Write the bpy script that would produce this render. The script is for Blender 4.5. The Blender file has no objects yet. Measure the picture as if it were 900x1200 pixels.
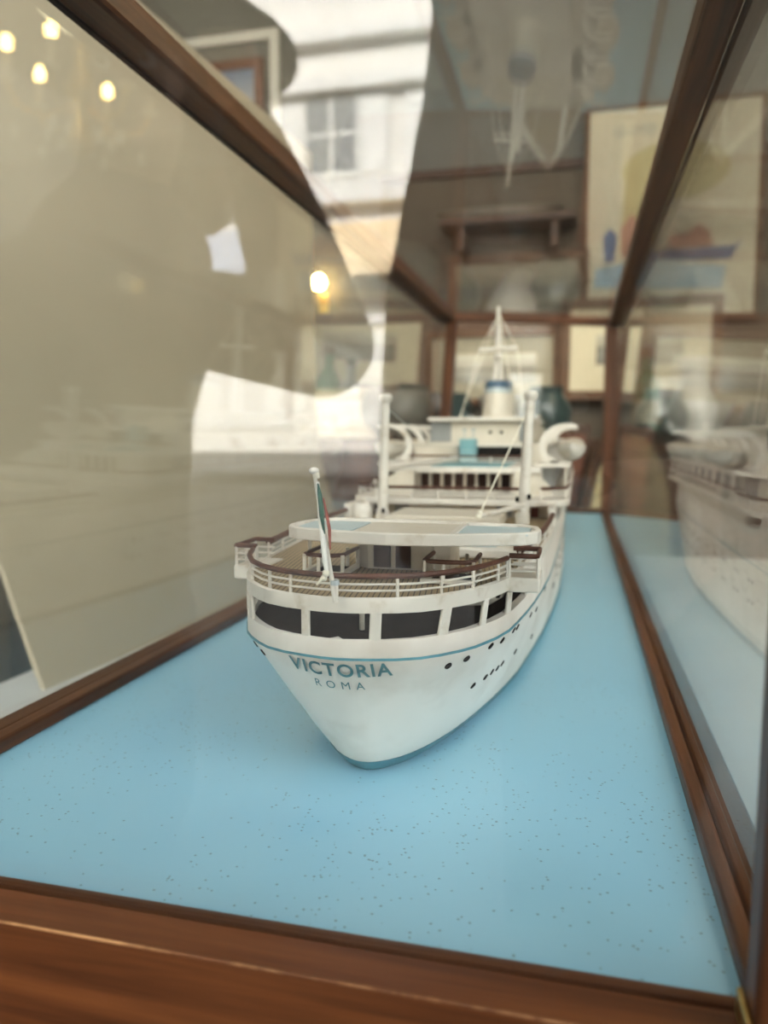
import bpy, bmesh, math, random
from mathutils import Vector, Matrix
random.seed(7)
SC = bpy.context.scene
COL = SC.collection
U = 0.15                      # one ship unit in metres (the camera stands one unit above the blue board)

# ------------------------------------------------------------------ camera
RX = Vector((0.96993, -0.02475, 0.24211))    # rows: world axis components of the camera axes
RY = Vector((0.24337, 0.09863, -0.96491))
RZ = Vector((0.0, 0.99482, 0.10169))
cam = bpy.data.cameras.new('camera')
camo = bpy.data.objects.new('camera', cam)
COL.objects.link(camo)
camo.matrix_world = Matrix((
    (RX[0], RX[1], RX[2], 0.0),
    (RY[0], RY[1], RY[2], 0.0),
    (RZ[0], RZ[1], RZ[2], U),
    (0, 0, 0, 1)))
cam.sensor_fit = 'VERTICAL'
cam.sensor_height = 36.0
cam.lens = 27.0
cam.clip_start = 0.005
cam.clip_end = 200
cam.dof.use_dof = True
cam.dof.focus_distance = 0.31
cam.dof.aperture_fstop = 8.0
SC.camera = camo

# ------------------------------------------------------------------ view, world, sun
SC.view_settings.view_transform = 'Standard'
SC.view_settings.look = 'None'
SC.view_settings.exposure = 0.42
SC.view_settings.gamma = 1.0
SC.cycles.transparent_max_bounces = 32
SC.cycles.max_bounces = 14
SC.cycles.glossy_bounces = 6
SC.cycles.sample_clamp_indirect = 8.0
SC.cycles.caustics_reflective = False
SC.cycles.caustics_refractive = False
W = bpy.data.worlds.new('world')
SC.world = W
W.use_nodes = True
wn = W.node_tree
bgn = wn.nodes['Background']
sky = wn.nodes.new('ShaderNodeTexSky')
sky.sky_type = 'NISHITA'
sky.sun_disc = False
sky.sun_elevation = math.radians(34)
sky.sun_rotation = math.radians(15)
hsv = wn.nodes.new('ShaderNodeHueSaturation')     # thin bright haze takes most of the blue out of the sky
hsv.inputs['Saturation'].default_value = 0.15
wn.links.new(sky.outputs[0], hsv.inputs['Color'])
wn.links.new(hsv.outputs[0], bgn.inputs[0])
bgn.inputs[1].default_value = 1.3
sl = bpy.data.lights.new('sun', 'SUN')
sl.energy = 44.0
sl.angle = 0.009
sl.color = (1.0, 0.96, 0.90)
so = bpy.data.objects.new('sun', sl)
COL.objects.link(so)
so.location = (0, 10, 12)
so.rotation_euler = Vector((0.30, -0.85, -0.56)).to_track_quat('-Z', 'Y').to_euler()

# ------------------------------------------------------------------ helpers
def P(u, v, Y):
    """point on the plane y = Y (ship units) seen at photo pixel (u, v); z counted from the blue board"""
    d = Vector((u - 450.0, 600.0 - v, -900.0))
    w = Vector((RX.dot(d), RY.dot(d), RZ.dot(d)))
    w *= Y / w.y
    return Vector((w.x, w.y, w.z + 1.0))

SHIP_LIFT = 0.0004            # a hair of air under the keel
def PM(u, v, Y):
    """same in metres, world space"""
    return P(u, v, Y / U) * U

def wloc(o):
    v = Vector((0, 0, 0))
    while o is not None:
        v = v + o.location
        o = o.parent
    return v

def tag(o, label=None, cat=None, group=None, kind=None):
    if label: o['label'] = label
    if cat: o['category'] = cat
    if group: o['group'] = group
    if kind: o['kind'] = kind
    return o

def empty(name, loc, label=None, cat=None, group=None):
    o = bpy.data.objects.new(name, None)
    COL.objects.link(o)
    o.location = loc
    o.empty_display_size = 0.02
    return tag(o, label, cat, group)

class MB:
    """collects geometry in world metres (scale k lets ship units in)"""
    def __init__(self, k=1.0):
        self.v, self.f, self.k = [], [], k
    def add(self, vs, fs):
        n = len(self.v)
        self.v += [Vector(p) * self.k for p in vs]
        self.f += [[i + n for i in f] for f in fs]
        return self
    def box(self, x0, x1, y0, y1, z0, z1):
        vs = [(x, y, z) for x in (x0, x1) for y in (y0, y1) for z in (z0, z1)]
        return self.add(vs, [(0,1,3,2),(4,6,7,5),(0,4,5,1),(2,3,7,6),(0,2,6,4),(1,5,7,3)])
    def bar(self, a, b, w, h, up=(0,0,1)):
        a, b = Vector(a), Vector(b)
        d = (b - a).normalized()
        up = Vector(up)
        s = d.cross(up).normalized()
        t = s.cross(d).normalized()
        vs = [p + s*(i*w/2) + t*(j*h/2) for p in (a, b) for i in (-1,1) for j in (-1,1)]
        return self.add(vs, [(0,1,3,2),(4,6,7,5),(0,4,5,1),(2,3,7,6),(0,2,6,4),(1,5,7,3)])
    def tube(self, pts, r, n=8, cap=True, closed=False):
        pts = [Vector(p) for p in pts]
        m = len(pts)
        rr = r if isinstance(r, (list, tuple)) else [r]*m
        vs = []
        prev = None
        for i, p in enumerate(pts):
            if closed:
                d = pts[(i+1) % m] - pts[i-1]
            else:
                d = pts[min(i+1, m-1)] - pts[max(i-1, 0)]
            d.normalize()
            if prev is None:
                a = Vector((0,0,1)) if abs(d.z) < .9 else Vector((1,0,0))
                s = d.cross(a).normalized()
            else:
                s = (prev - d*prev.dot(d)).normalized()
            prev = s
            t = d.cross(s)
            for k in range(n):
                an = 2*math.pi*k/n
                vs.append(p + (s*math.cos(an) + t*math.sin(an))*rr[i])
        fs = []
        for i in range(m if closed else m-1):
            j = (i+1) % m
            for k in range(n):
                l = (k+1) % n
                fs.append((i*n+k, i*n+l, j*n+l, j*n+k))
        if cap and not closed:
            fs.append(tuple(range(n-1, -1, -1)))
            fs.append(tuple((m-1)*n + k for k in range(n)))
        return self.add(vs, fs)
    def lathe(self, c, prof, n=20, sx=1.0, sy=1.0):
        """prof: list of (radius, z) around vertical axis through c"""
        c = Vector(c)
        vs, fs = [], []
        for r, z in prof:
            for k in range(n):
                a = 2*math.pi*k/n
                vs.append(c + Vector((r*sx*math.cos(a), r*sy*math.sin(a), z)))
        m = len(prof)
        for i in range(m-1):
            for k in range(n):
                l = (k+1) % n
                fs.append((i*n+k, i*n+l, (i+1)*n+l, (i+1)*n+k))
        fs.append(tuple(range(n-1, -1, -1)))
        fs.append(tuple((m-1)*n + k for k in range(n)))
        return self.add(vs, fs)
    def prism(self, poly, z0, z1):
        """vertical prism over plan polygon (x, y)"""
        n = len(poly)
        vs = [(x, y, z0) for x, y in poly] + [(x, y, z1) for x, y in poly]
        fs = [(i, (i+1) % n, n+(i+1) % n, n+i) for i in range(n)]
        fs += [tuple(range(n-1, -1, -1)), tuple(range(n, 2*n))]
        return self.add(vs, fs)
    def ell(self, c, r, n=14, m=8):
        c = Vector(c)
        vs, fs = [], []
        for i in range(1, m):
            th = math.pi*i/m
            for k in range(n):
                a = 2*math.pi*k/n
                vs.append(c + Vector((r[0]*math.sin(th)*math.cos(a), r[1]*math.sin(th)*math.sin(a), r[2]*math.cos(th))))
        top = len(vs); vs.append(c + Vector((0,0,r[2])))
        bot = len(vs); vs.append(c - Vector((0,0,r[2])))
        for i in range(m-2):
            for k in range(n):
                l = (k+1) % n
                fs.append((i*n+k, (i+1)*n+k, (i+1)*n+l, i*n+l))
        for k in range(n):
            l = (k+1) % n
            fs.append((top, k, l))
            fs.append((bot, (m-2)*n+l, (m-2)*n+k))
        return self.add(vs, fs)
    def build(self, name, mat, parent=None, smooth=False, bevel=0.0, kind=None, label=None):
        off = wloc(parent) if parent is not None else Vector((0,0,0))
        if parent is not None and abs(wloc(parent).z - SHIP_LIFT) < 1e-6: off = off - Vector((0, 0, SHIP_LIFT))
        me = bpy.data.meshes.new(name)
        me.from_pydata([tuple(p - off) for p in self.v], [], self.f)
        bm = bmesh.new(); bm.from_mesh(me)
        bmesh.ops.recalc_face_normals(bm, faces=bm.faces)
        bm.to_mesh(me); bm.free()
        if mat: me.materials.append(mat)
        o = bpy.data.objects.new(name, me)
        COL.objects.link(o)
        if parent is not None: o.parent = parent
        if smooth:
            for p in me.polygons: p.use_smooth = True
            me.set_sharp_from_angle(angle=math.radians(40))
        if bevel:
            b = o.modifiers.new('bevel', 'BEVEL')
            b.width = bevel; b.segments = 2; b.limit_method = 'ANGLE'
        if kind: o['kind'] = kind
        if label: o['label'] = label
        return o

# ------------------------------------------------------------------ materials
def new_mat(name):
    m = bpy.data.materials.new(name)
    m.use_nodes = True
    return m, m.node_tree, m.node_tree.nodes['Principled BSDF']

def paint(name, col, rough=0.5, metal=0.0, var=0.12, scale=30.0, bump=0.0, spec=0.5, dirt=None, dirt_scale=8.0, dirt_lo=0.58, dirt_hi=0.75, coat=0.0):
    m, t, b = new_mat(name)
    tc = t.nodes.new('ShaderNodeTexCoord')
    nz = t.nodes.new('ShaderNodeTexNoise')
    nz.inputs['Scale'].default_value = scale
    nz.inputs['Detail'].default_value = 5
    t.links.new(tc.outputs['Object'], nz.inputs['Vector'])
    cr = t.nodes.new('ShaderNodeValToRGB')
    cr.color_ramp.elements[0].position = 0.3
    cr.color_ramp.elements[1].position = 0.7
    cr.color_ramp.elements[0].color = [max(0, c*(1-var)) for c in col] + [1]
    cr.color_ramp.elements[1].color = [min(1, c*(1+var*.6)) for c in col] + [1]
    t.links.new(nz.outputs[0], cr.inputs[0])
    out = cr.outputs[0]
    if dirt:
        n2 = t.nodes.new('ShaderNodeTexNoise')
        n2.inputs['Scale'].default_value = dirt_scale
        n2.inputs['Detail'].default_value = 6
        n2.inputs['Roughness'].default_value = 0.65
        t.links.new(tc.outputs['Object'], n2.inputs['Vector'])
        r2 = t.nodes.new('ShaderNodeValToRGB')
        r2.color_ramp.elements[0].position = dirt_lo
        r2.color_ramp.elements[1].position = dirt_hi
        t.links.new(n2.outputs[0], r2.inputs[0])
        mx = t.nodes.new('ShaderNodeMix')
        mx.data_type = 'RGBA'
        t.links.new(r2.outputs[0], mx.inputs[0])
        t.links.new(out, mx.inputs[6])
        mx.inputs[7].default_value = list(dirt) + [1]
        out = mx.outputs[2]
    t.links.new(out, b.inputs['Base Color'])
    b.inputs['Roughness'].default_value = rough
    b.inputs['Metallic'].default_value = metal
    b.inputs['Specular IOR Level'].default_value = spec
    b.inputs['Coat Weight'].default_value = coat
    if bump:
        bp = t.nodes.new('ShaderNodeBump')
        bp.inputs['Strength'].default_value = bump
        bp.inputs['Distance'].default_value = 0.002
        t.links.new(nz.outputs[0], bp.inputs['Height'])
        t.links.new(bp.outputs[0], b.inputs['Normal'])
    return m

def wood(name, dark, light, axis, rough=0.45, k=1.0, coat=0.06, worn=False):
    """grain runs along axis (0 x, 1 y, 2 z)"""
    m, t, b = new_mat(name)
    tc = t.nodes.new('ShaderNodeTexCoord')
    mp = t.nodes.new('ShaderNodeMapping')
    s = [160*k, 160*k, 160*k]; s[axis] = 7*k
    mp.inputs['Scale'].default_value = s
    t.links.new(tc.outputs['Object'], mp.inputs['Vector'])
    nz = t.nodes.new('ShaderNodeTexNoise')
    nz.inputs['Scale'].default_value = 1.0
    nz.inputs['Detail'].default_value = 6
    nz.inputs['Roughness'].default_value = 0.6
    nz.inputs['Distortion'].default_value = 0.4
    t.links.new(mp.outputs[0], nz.inputs['Vector'])
    cr = t.nodes.new('ShaderNodeValToRGB')
    cr.color_ramp.elements[0].position = 0.32
    cr.color_ramp.elements[1].position = 0.70
    cr.color_ramp.elements[0].color = list(dark) + [1]
    cr.color_ramp.elements[1].color = list(light) + [1]
    t.links.new(nz.outputs[0], cr.inputs[0])
    out = cr.outputs[0]
    n2 = t.nodes.new('ShaderNodeTexNoise')
    n2.inputs['Scale'].default_value = 9*k
    n2.inputs['Detail'].default_value = 3
    t.links.new(tc.outputs['Object'], n2.inputs['Vector'])
    mx = t.nodes.new('ShaderNodeMix'); mx.data_type = 'RGBA'; mx.blend_type = 'MULTIPLY'
    mx.inputs[0].default_value = 0.35
    t.links.new(out, mx.inputs[6]); t.links.new(n2.outputs[0], mx.inputs[7])
    out = mx.outputs[2]
    if worn:      # bare wood where the varnish of the edges has rubbed off
        ge = t.nodes.new('ShaderNodeNewGeometry')
        r3 = t.nodes.new('ShaderNodeValToRGB')
        r3.color_ramp.elements[0].position = 0.54
        r3.color_ramp.elements[1].position = 0.62
        t.links.new(ge.outputs['Pointiness'], r3.inputs[0])
        m3 = t.nodes.new('ShaderNodeMix'); m3.data_type = 'RGBA'
        t.links.new(r3.outputs[0], m3.inputs[0])
        t.links.new(out, m3.inputs[6])
        m3.inputs[7].default_value = (0.52, 0.29, 0.13, 1)
        out = m3.outputs[2]
    t.links.new(out, b.inputs['Base Color'])
    b.inputs['Roughness'].default_value = rough
    b.inputs['Coat Weight'].default_value = coat
    b.inputs['Coat Roughness'].default_value = 0.3
    b.inputs['Specular IOR Level'].default_value = 0.22
    bp = t.nodes.new('ShaderNodeBump')
    bp.inputs['Strength'].default_value = 0.15
    bp.inputs['Distance'].default_value = 0.001
    t.links.new(nz.outputs[0], bp.inputs['Height'])
    t.links.new(bp.outputs[0], b.inputs['Normal'])
    return m

def glass(name, tint=(0.97, 0.985, 0.975), haze=0.0, ior=1.52):
    """thin clear pane: Fresnel mirror over a transparent body, same answer from both sides"""
    m = bpy.data.materials.new(name)
    m.use_nodes = True
    t = m.node_tree
    t.nodes.clear()
    out = t.nodes.new('ShaderNodeOutputMaterial')
    ge = t.nodes.new('ShaderNodeNewGeometry')
    io = t.nodes.new('ShaderNodeMapRange')
    io.inputs['To Min'].default_value = ior
    io.inputs['To Max'].default_value = 1.0/ior
    t.links.new(ge.outputs['Backfacing'], io.inputs['Value'])
    fr = t.nodes.new('ShaderNodeFresnel')
    t.links.new(io.outputs[0], fr.inputs['IOR'])
    tr = t.nodes.new('ShaderNodeBsdfTransparent')
    tr.inputs[0].default_value = list(tint) + [1]
    gl = t.nodes.new('ShaderNodeBsdfGlossy')
    gl.inputs['Roughness'].default_value = 0.0
    mx = t.nodes.new('ShaderNodeMixShader')
    t.links.new(fr.outputs[0], mx.inputs[0])
    t.links.new(tr.outputs[0], mx.inputs[1])
    t.links.new(gl.outputs[0], mx.inputs[2])
    sh = mx.outputs[0]
    if haze:      # a film of dust on the pane
        tc = t.nodes.new('ShaderNodeTexCoord')
        nz = t.nodes.new('ShaderNodeTexNoise')
        nz.inputs['Scale'].default_value = 6
        nz.inputs['Detail'].default_value = 8
        t.links.new(tc.outputs['Object'], nz.inputs['Vector'])
        mr = t.nodes.new('ShaderNodeMapRange')
        mr.inputs['From Min'].default_value = 0.35
        mr.inputs['From Max'].default_value = 0.75
        mr.inputs['To Min'].default_value = haze*0.4
        mr.inputs['To Max'].default_value = haze*1.6
        t.links.new(nz.outputs[0], mr.inputs['Value'])
        df = t.nodes.new('ShaderNodeBsdfDiffuse')
        df.inputs[0].default_value = (0.8, 0.8, 0.78, 1)
        m2 = t.nodes.new('ShaderNodeMixShader')
        t.links.new(mr.outputs[0], m2.inputs[0])
        t.links.new(sh, m2.inputs[1])
        t.links.new(df.outputs[0], m2.inputs[2])
        sh = m2.outputs[0]
    t.links.new(sh, out.inputs[0])
    return m

def emit(name, col, s):
    m, t, b = new_mat(name)
    b.inputs['Base Color'].default_value = list(col) + [1]
    b.inputs['Emission Color'].default_value = list(col) + [1]
    b.inputs['Emission Strength'].default_value = s
    return m

def blueboard():
    m, t, b = new_mat('blue_painted_board')
    tc = t.nodes.new('ShaderNodeTexCoord')
    n1 = t.nodes.new('ShaderNodeTexNoise'); n1.inputs['Scale'].default_value = 5; n1.inputs['Detail'].default_value = 3
    t.links.new(tc.outputs['Object'], n1.inputs['Vector'])
    cr = t.nodes.new('ShaderNodeValToRGB')
    cr.color_ramp.elements[0].position = .3; cr.color_ramp.elements[1].position = .7
    cr.color_ramp.elements[0].color = (0.26, 0.53, 0.70, 1)
    cr.color_ramp.elements[1].color = (0.31, 0.59, 0.74, 1)
    t.links.new(n1.outputs[0], cr.inputs[0])
    # specks of dust and grit, thicker in patches
    vo = t.nodes.new('ShaderNodeTexVoronoi'); vo.inputs["Scale"].default_value = 500; vo.inputs['Randomness'].default_value = 1
    t.links.new(tc.outputs['Object'], vo.inputs['Vector'])
    n2 = t.nodes.new('ShaderNodeTexNoise'); n2.inputs['Scale'].default_value = 11; n2.inputs['Detail'].default_value = 4
    t.links.new(tc.outputs['Object'], n2.inputs['Vector'])
    n3 = t.nodes.new('ShaderNodeTexWhiteNoise')
    t.links.new(vo.outputs['Position'], n3.inputs['Vector'])
    # radius of a speck: only some cells, more where n2 is high
    mr = t.nodes.new('ShaderNodeMapRange')
    mr.inputs['From Min'].default_value = .35; mr.inputs['From Max'].default_value = .75
    mr.inputs['To Min'].default_value = 0.02; mr.inputs['To Max'].default_value = 0.42
    t.links.new(n2.outputs[0], mr.inputs['Value'])
    lt = t.nodes.new('ShaderNodeMath'); lt.operation = 'LESS_THAN'
    t.links.new(n3.outputs[0], lt.inputs[0]); t.links.new(mr.outputs[0], lt.inputs[1])
    rad = t.nodes.new('ShaderNodeMath'); rad.operation = 'MULTIPLY'; rad.inputs[1].default_value = 0.26
    t.links.new(lt.outputs[0], rad.inputs[0])
    sp = t.nodes.new('ShaderNodeMath'); sp.operation = 'LESS_THAN'
    t.links.new(vo.outputs['Distance'], sp.inputs[0]); t.links.new(rad.outputs[0], sp.inputs[1])
    am = t.nodes.new('ShaderNodeMath'); am.operation = 'MULTIPLY'; am.inputs[1].default_value = 0.6
    t.links.new(sp.outputs[0], am.inputs[0])
    mx = t.nodes.new('ShaderNodeMix'); mx.data_type = 'RGBA'
    t.links.new(am.outputs[0], mx.inputs[0])
    t.links.new(cr.outputs[0], mx.inputs[6])
    mx.inputs[7].default_value = (0.10, 0.12, 0.13, 1)
    t.links.new(mx.outputs[2], b.inputs['Base Color'])
    b.inputs['Roughness'].default_value = 0.34
    b.inputs['Specular IOR Level'].default_value = 0.5
    return m

def planks():
    m, t, b = new_mat('planked_deck')
    tc = t.nodes.new('ShaderNodeTexCoord')
    mp = t.nodes.new('ShaderNodeMapping')
    mp.inputs['Rotation'].default_value = (0, 0, math.radians(-8))
    t.links.new(tc.outputs['Object'], mp.inputs['Vector'])
    wv = t.nodes.new('ShaderNodeTexWave')
    wv.wave_type = 'BANDS'; wv.bands_direction = 'X'; wv.wave_profile = 'SIN'
    wv.inputs['Scale'].default_value = 140
    t.links.new(mp.outputs[0], wv.inputs['Vector'])
    cr = t.nodes.new('ShaderNodeValToRGB')
    cr.color_ramp.elements[0].position = 0.04; cr.color_ramp.elements[1].position = 0.20
    cr.color_ramp.elements[0].color = (0.06, 0.04, 0.02, 1)
    cr.color_ramp.elements[1].color = (0.31, 0.225, 0.12, 1)
    t.links.new(wv.outputs[0], cr.inputs[0])
    t.links.new(cr.outputs[0], b.inputs['Base Color'])
    b.inputs['Roughness'].default_value = 0.6
    return m

M = {}
DK, LT = (0.052, 0.016, 0.005), (0.158, 0.054, 0.017)
M['wood_x'] = wood('case_wood_along_x', DK, LT, 0)
M['wood_y'] = wood('case_wood_along_y', DK, LT, 1)
M['wood_z'] = wood('case_wood_along_z', DK, LT, 2)
M['plinth'] = wood('front_plinth_wood', (0.058, 0.016, 0.004), (0.155, 0.050, 0.013), 0, k=.8, coat=.03)
M['walnut'] = wood('dark_walnut', (0.035, 0.016, 0.009), (0.10, 0.045, 0.022), 0, rough=.45, k=.3)
M['frame'] = wood('picture_frame_wood', (0.085, 0.036, 0.014), (0.17, 0.078, 0.030), 0, k=.3)
M['frame_dark'] = wood('dark_frame_wood', (0.10, 0.03, 0.014), (0.18, 0.06, 0.03), 0, k=.3)
M['board'] = blueboard()
M['glass'] = glass('case_glass', haze=0.0025)
M['pane'] = glass('window_glass')
M['worn'] = paint('rubbed_wood_edge', (0.12, 0.045, 0.016), .5, var=.3, scale=60, dirt=(0.42, 0.22, 0.09), dirt_scale=28, dirt_lo=.42, dirt_hi=.62, spec=.2)
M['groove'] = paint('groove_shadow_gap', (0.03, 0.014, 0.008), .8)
M['brass'] = paint('tarnished_brass', (0.50, 0.32, 0.10), .38, metal=1.0, var=.3, scale=120)
WHT = (0.61, 0.56, 0.48)
M['white'] = paint('ship_white_paint', WHT, .45, var=.05, scale=60, dirt=(0.36, 0.27, 0.17), dirt_scale=70, dirt_lo=.55, dirt_hi=.78, bump=.1)
M['hull'] = paint('hull_white_paint', (0.78, 0.71, 0.63), .42, var=.05, scale=30, dirt=(0.47, 0.38, 0.29), dirt_scale=11, dirt_lo=.46, dirt_hi=.78, bump=.08)
M['cream'] = paint('ship_cream_paint', (0.56, 0.50, 0.40), .5, var=.06, scale=60, dirt=(0.48, 0.38, 0.26), dirt_scale=50)
M['teal'] = paint('teal_paint', (0.06, 0.215, 0.26), .5, var=.2, scale=150)
M['teal_light'] = paint('pale_teal_deck_paint', (0.16, 0.32, 0.33), .5, var=.15, scale=60)
M['pale_blue'] = paint('pale_blue_deck_paint', (0.40, 0.48, 0.48), .55, var=.08, scale=60)
M['teal_text'] = paint('teal_lettering', (0.045, 0.165, 0.18), .6, var=.3, scale=300)
M['rail'] = paint('brown_handrail', (0.085, 0.032, 0.018), .5, spec=.25, var=.35, scale=120)
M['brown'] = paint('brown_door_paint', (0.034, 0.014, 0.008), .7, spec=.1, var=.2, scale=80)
M['red_brown'] = paint('red_brown_door', (0.12, 0.032, 0.018), .6, var=.2, scale=80, spec=.2)
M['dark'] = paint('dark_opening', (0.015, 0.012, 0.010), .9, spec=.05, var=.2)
M['grey'] = paint('grey_window_band', (0.22, 0.22, 0.21), .4, var=.15, scale=100)
M['deck'] = planks()
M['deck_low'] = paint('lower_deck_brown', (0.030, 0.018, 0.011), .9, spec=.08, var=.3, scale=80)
M['rope'] = paint('string', (0.74, 0.68, 0.54), .85, var=.25, scale=300)
M['flag_g'] = paint('flag_green', (0.022, 0.085, 0.055), .8, var=.2, scale=200)
M['flag_w'] = paint('flag_white', (0.78, 0.75, 0.68), .8)
M['flag_r'] = paint('flag_red', (0.32, 0.08, 0.055), .8, var=.2, scale=200)
M['blue_dark'] = paint('funnel_top_blue', (0.035, 0.075, 0.12), .45)
M['steel'] = paint('grey_blue_band', (0.36, 0.40, 0.40), .5)

# ------------------------------------------------------------------ setting: shop room and street
GZ = -0.85                              # pavement level
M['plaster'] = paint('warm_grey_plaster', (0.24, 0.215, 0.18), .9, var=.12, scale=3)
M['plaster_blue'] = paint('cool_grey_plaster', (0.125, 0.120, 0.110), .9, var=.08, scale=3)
M['brownwall'] = paint('brown_wall_panel', (0.085, 0.066, 0.047), .8, var=.15, scale=4)
M['ceil'] = paint('ceiling_white', (0.62, 0.60, 0.56), .9, var=.04)
M['floor'] = paint('dark_floor', (0.085, 0.062, 0.045), .5, var=.3, scale=6)
M['stone'] = paint('pavement_asphalt', (0.045, 0.045, 0.045), .9, var=.25, scale=4)
M['stucco'] = paint('outer_stucco', (0.46, 0.40, 0.32), .9, var=.1, scale=3)
RX0, RX1, RY1, CZ = -2.1, 2.1, 2.45, 2.25
def struct(name, mb, mat):
    return mb.build(name, mat, kind='structure')
struct('floor', MB().box(RX0, RX1, .17, RY1, GZ - .05, GZ), M['floor'])
struct('ceiling', MB().box(RX0, RX1, .17, RY1, CZ, CZ + .15), M['ceil'])
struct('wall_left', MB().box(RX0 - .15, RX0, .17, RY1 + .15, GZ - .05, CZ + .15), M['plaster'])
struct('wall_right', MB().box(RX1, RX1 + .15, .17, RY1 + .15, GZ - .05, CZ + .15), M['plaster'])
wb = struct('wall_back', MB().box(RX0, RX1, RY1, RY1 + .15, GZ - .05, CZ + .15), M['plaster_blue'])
struct('trim_1', MB().box(-.62, RX1, RY1 - .02, RY1, GZ, .93), M['brownwall'])     # the brown lower panelling
struct('trim_2', MB().box(-.62, RX1, RY1 - .035, RY1, .93, .955), M['walnut'])
# street front of the shop: wide window opening, house above
H = 8.2
wf = MB()
wf.box(-12, -1.5, .05, .17, GZ - .05, H).box(1.35, 12, .05, .17, GZ - .05, H)
wf.box(-1.5, 1.35, .05, .17, GZ - .05, -.20).box(-1.5, 1.35, .05, .17, 1.75, H)
struct('wall_front', wf, M['stucco'])
struct('pavement', MB().box(-14, 14, -13.2, .05, GZ - .08, GZ), M['stone'])
struct('trim_3', MB().box(-1.55, 1.4, .0, .17, -.20, -.175), M['walnut'])            # window sill

# ------------------------------------------------------------------ display table under the case
M['cloth'] = paint('grey_white_cloth', (0.50, 0.49, 0.46), .9, var=.06, scale=14, bump=.2)
TZ = -0.10
tb = empty('display_table', (0, .9, GZ), 'long table under the glass case, covered with a pale grey cloth', 'table')
MB().box(-.56, 1.05, .19, 1.66, TZ - .025, TZ).build('tabletop', M['cloth'], tb, bevel=.004)
for sx in (-.52, .99):
    for sy in (.25, 1.60):
        MB().box(sx - .03, sx + .03, sy - .03, sy + .03, GZ, TZ - .025).build('leg', M['walnut'], tb)

# ------------------------------------------------------------------ the glass case
case = empty('display_case', (-.1, .8, TZ), 'wood framed glass display case with a pale blue painted floor', 'display case')
XL, XR, YF, YB = -1.79, .352, 1.325, 10.02        # glass planes (ship units)
TH = .05
zl, zr = 2.43, 2.31                                # underside of the top rails, left and right
XRT = .445
XLT = -1.70                                        # left pane leans in a little
b = MB(U); b.box(XL + .0, XR - .0, YF, YB, -.025, 0)
b.build('floor_panel', M['board'], case)
# plinth
MB(U).box(XL - .10, XR + .10, 1.2055, YB + .10, TZ/U, -.0255).build('plinth', M['plinth'], case)
# inner and outer beads along the four panes
def bead(a, b_, w, h, mat, name='bead'):
    MB(U).bar(a, b_, w, h).build(name, mat, case, bevel=.0016)
bh = .05
bead((XL + .036, YF, bh/2), (XL + .030, YB, bh/2), .064, bh, M['wood_y'])
bead((XL - .048, 1.25, bh/2 - .005), (XL - .048, YB, bh/2 - .005), .085, bh - .01, M['wood_y'], 'sill')
bead((XR - .022, YF + .01, bh/2), (XR - .022, YB, bh/2), .042, bh, M['wood_y'])
bead((XR + .055, 1.25, bh/2 - .005), (XR + .055, YB, bh/2 - .005), .085, bh - .01, M['wood_y'], 'sill')
bead((XL, YF + .015, .006), (XR, YF + .015, .006), .030, .05, M['wood_x'])
MB(U).bar((XL - .10, 1.2525, .006), (XR + .10, 1.2525, .006), .095, .062).build('sill', M['plinth'], case)
MB(U).bar((XL - .10, 1.2065, .0355), (XR + .10, 1.2065, .0355), .0055, .0055).build('worn_edge', M['worn'], case, bevel=.0003, label='rubbed pale edge of the front sill')
bead((XL, YB - .03, bh/2), (XR, YB - .03, bh/2), .05, bh, M['wood_x'])
bead((XL - .09, YB + .06, bh/2), (XR + .09, YB + .06, bh/2), .10, bh, M['wood_x'], 'sill')
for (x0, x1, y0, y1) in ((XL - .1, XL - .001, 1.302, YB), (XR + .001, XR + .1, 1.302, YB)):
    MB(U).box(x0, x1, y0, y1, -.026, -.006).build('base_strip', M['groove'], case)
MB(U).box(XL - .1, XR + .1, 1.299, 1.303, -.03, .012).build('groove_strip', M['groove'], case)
# top rails
s = .125
YT0 = 1.26
def rail(a, b_, w, h, mat):
    return MB(U).bar(a, b_, w, h).build('top_rail', mat, case, bevel=.003)
lx = (-1.72 - 1.58)/2
rx = (.345 + .465)/2
rail((lx, YT0, zl + s/2), (lx, YB + .08, zl + s/2), .15, s, M['wood_y'])
rail((rx, YT0, zr + s/2), (rx, YB + .08, zr + s/2), .12, s, M['wood_y'])
rail((lx, YB + .02, zl + .06), (rx, YB + .02, zr + .05), .10, .105, M['wood_x'])
rail((lx, YF - .03, zl + s/2), (rx, YF - .03, zr + s/2), .10, s, M['wood_x'])
# dark strips coloured as groove shade, where the glass enters under the rails
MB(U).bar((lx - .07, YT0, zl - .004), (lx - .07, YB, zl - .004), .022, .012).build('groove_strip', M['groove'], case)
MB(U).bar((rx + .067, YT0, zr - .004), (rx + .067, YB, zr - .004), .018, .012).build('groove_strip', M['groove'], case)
# corner posts
def post(a, b_, w, d):
    return MB(U).bar(a, b_, w, d, up=(0, 1, 0)).build('post', M['wood_z'], case, bevel=.003)
post((XR + .03, YB + .02, 0), (rx - .03, YB + .02, zr), .15, .11)
post((XL + .03, YB + .02, 0), (lx + .04, YB + .02, zl), .15, .11)
post((XL - .06, 1.29, 0), (lx - .02, 1.29, zl), .10, .09)
pfr = post((.372, 1.250, .0), (.386, 1.250, zr), .165, .10)
# brass corner fitting with its two screws at the foot of the right front post
MB(U).box(.283, .46, 1.190, 1.200, -.13, .085).build('corner_plate', M['brass'], case, bevel=.001)
MB(U).box(.279, .289, 1.190, 1.302, .038, .085).build('corner_plate', M['brass'], case, bevel=.001)
for zz in (.03, -.08):
    MB(U).ell((.40, 1.188, zz), (.017, .008, .017)).build('screw', M['brass'], case, smooth=True)
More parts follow.
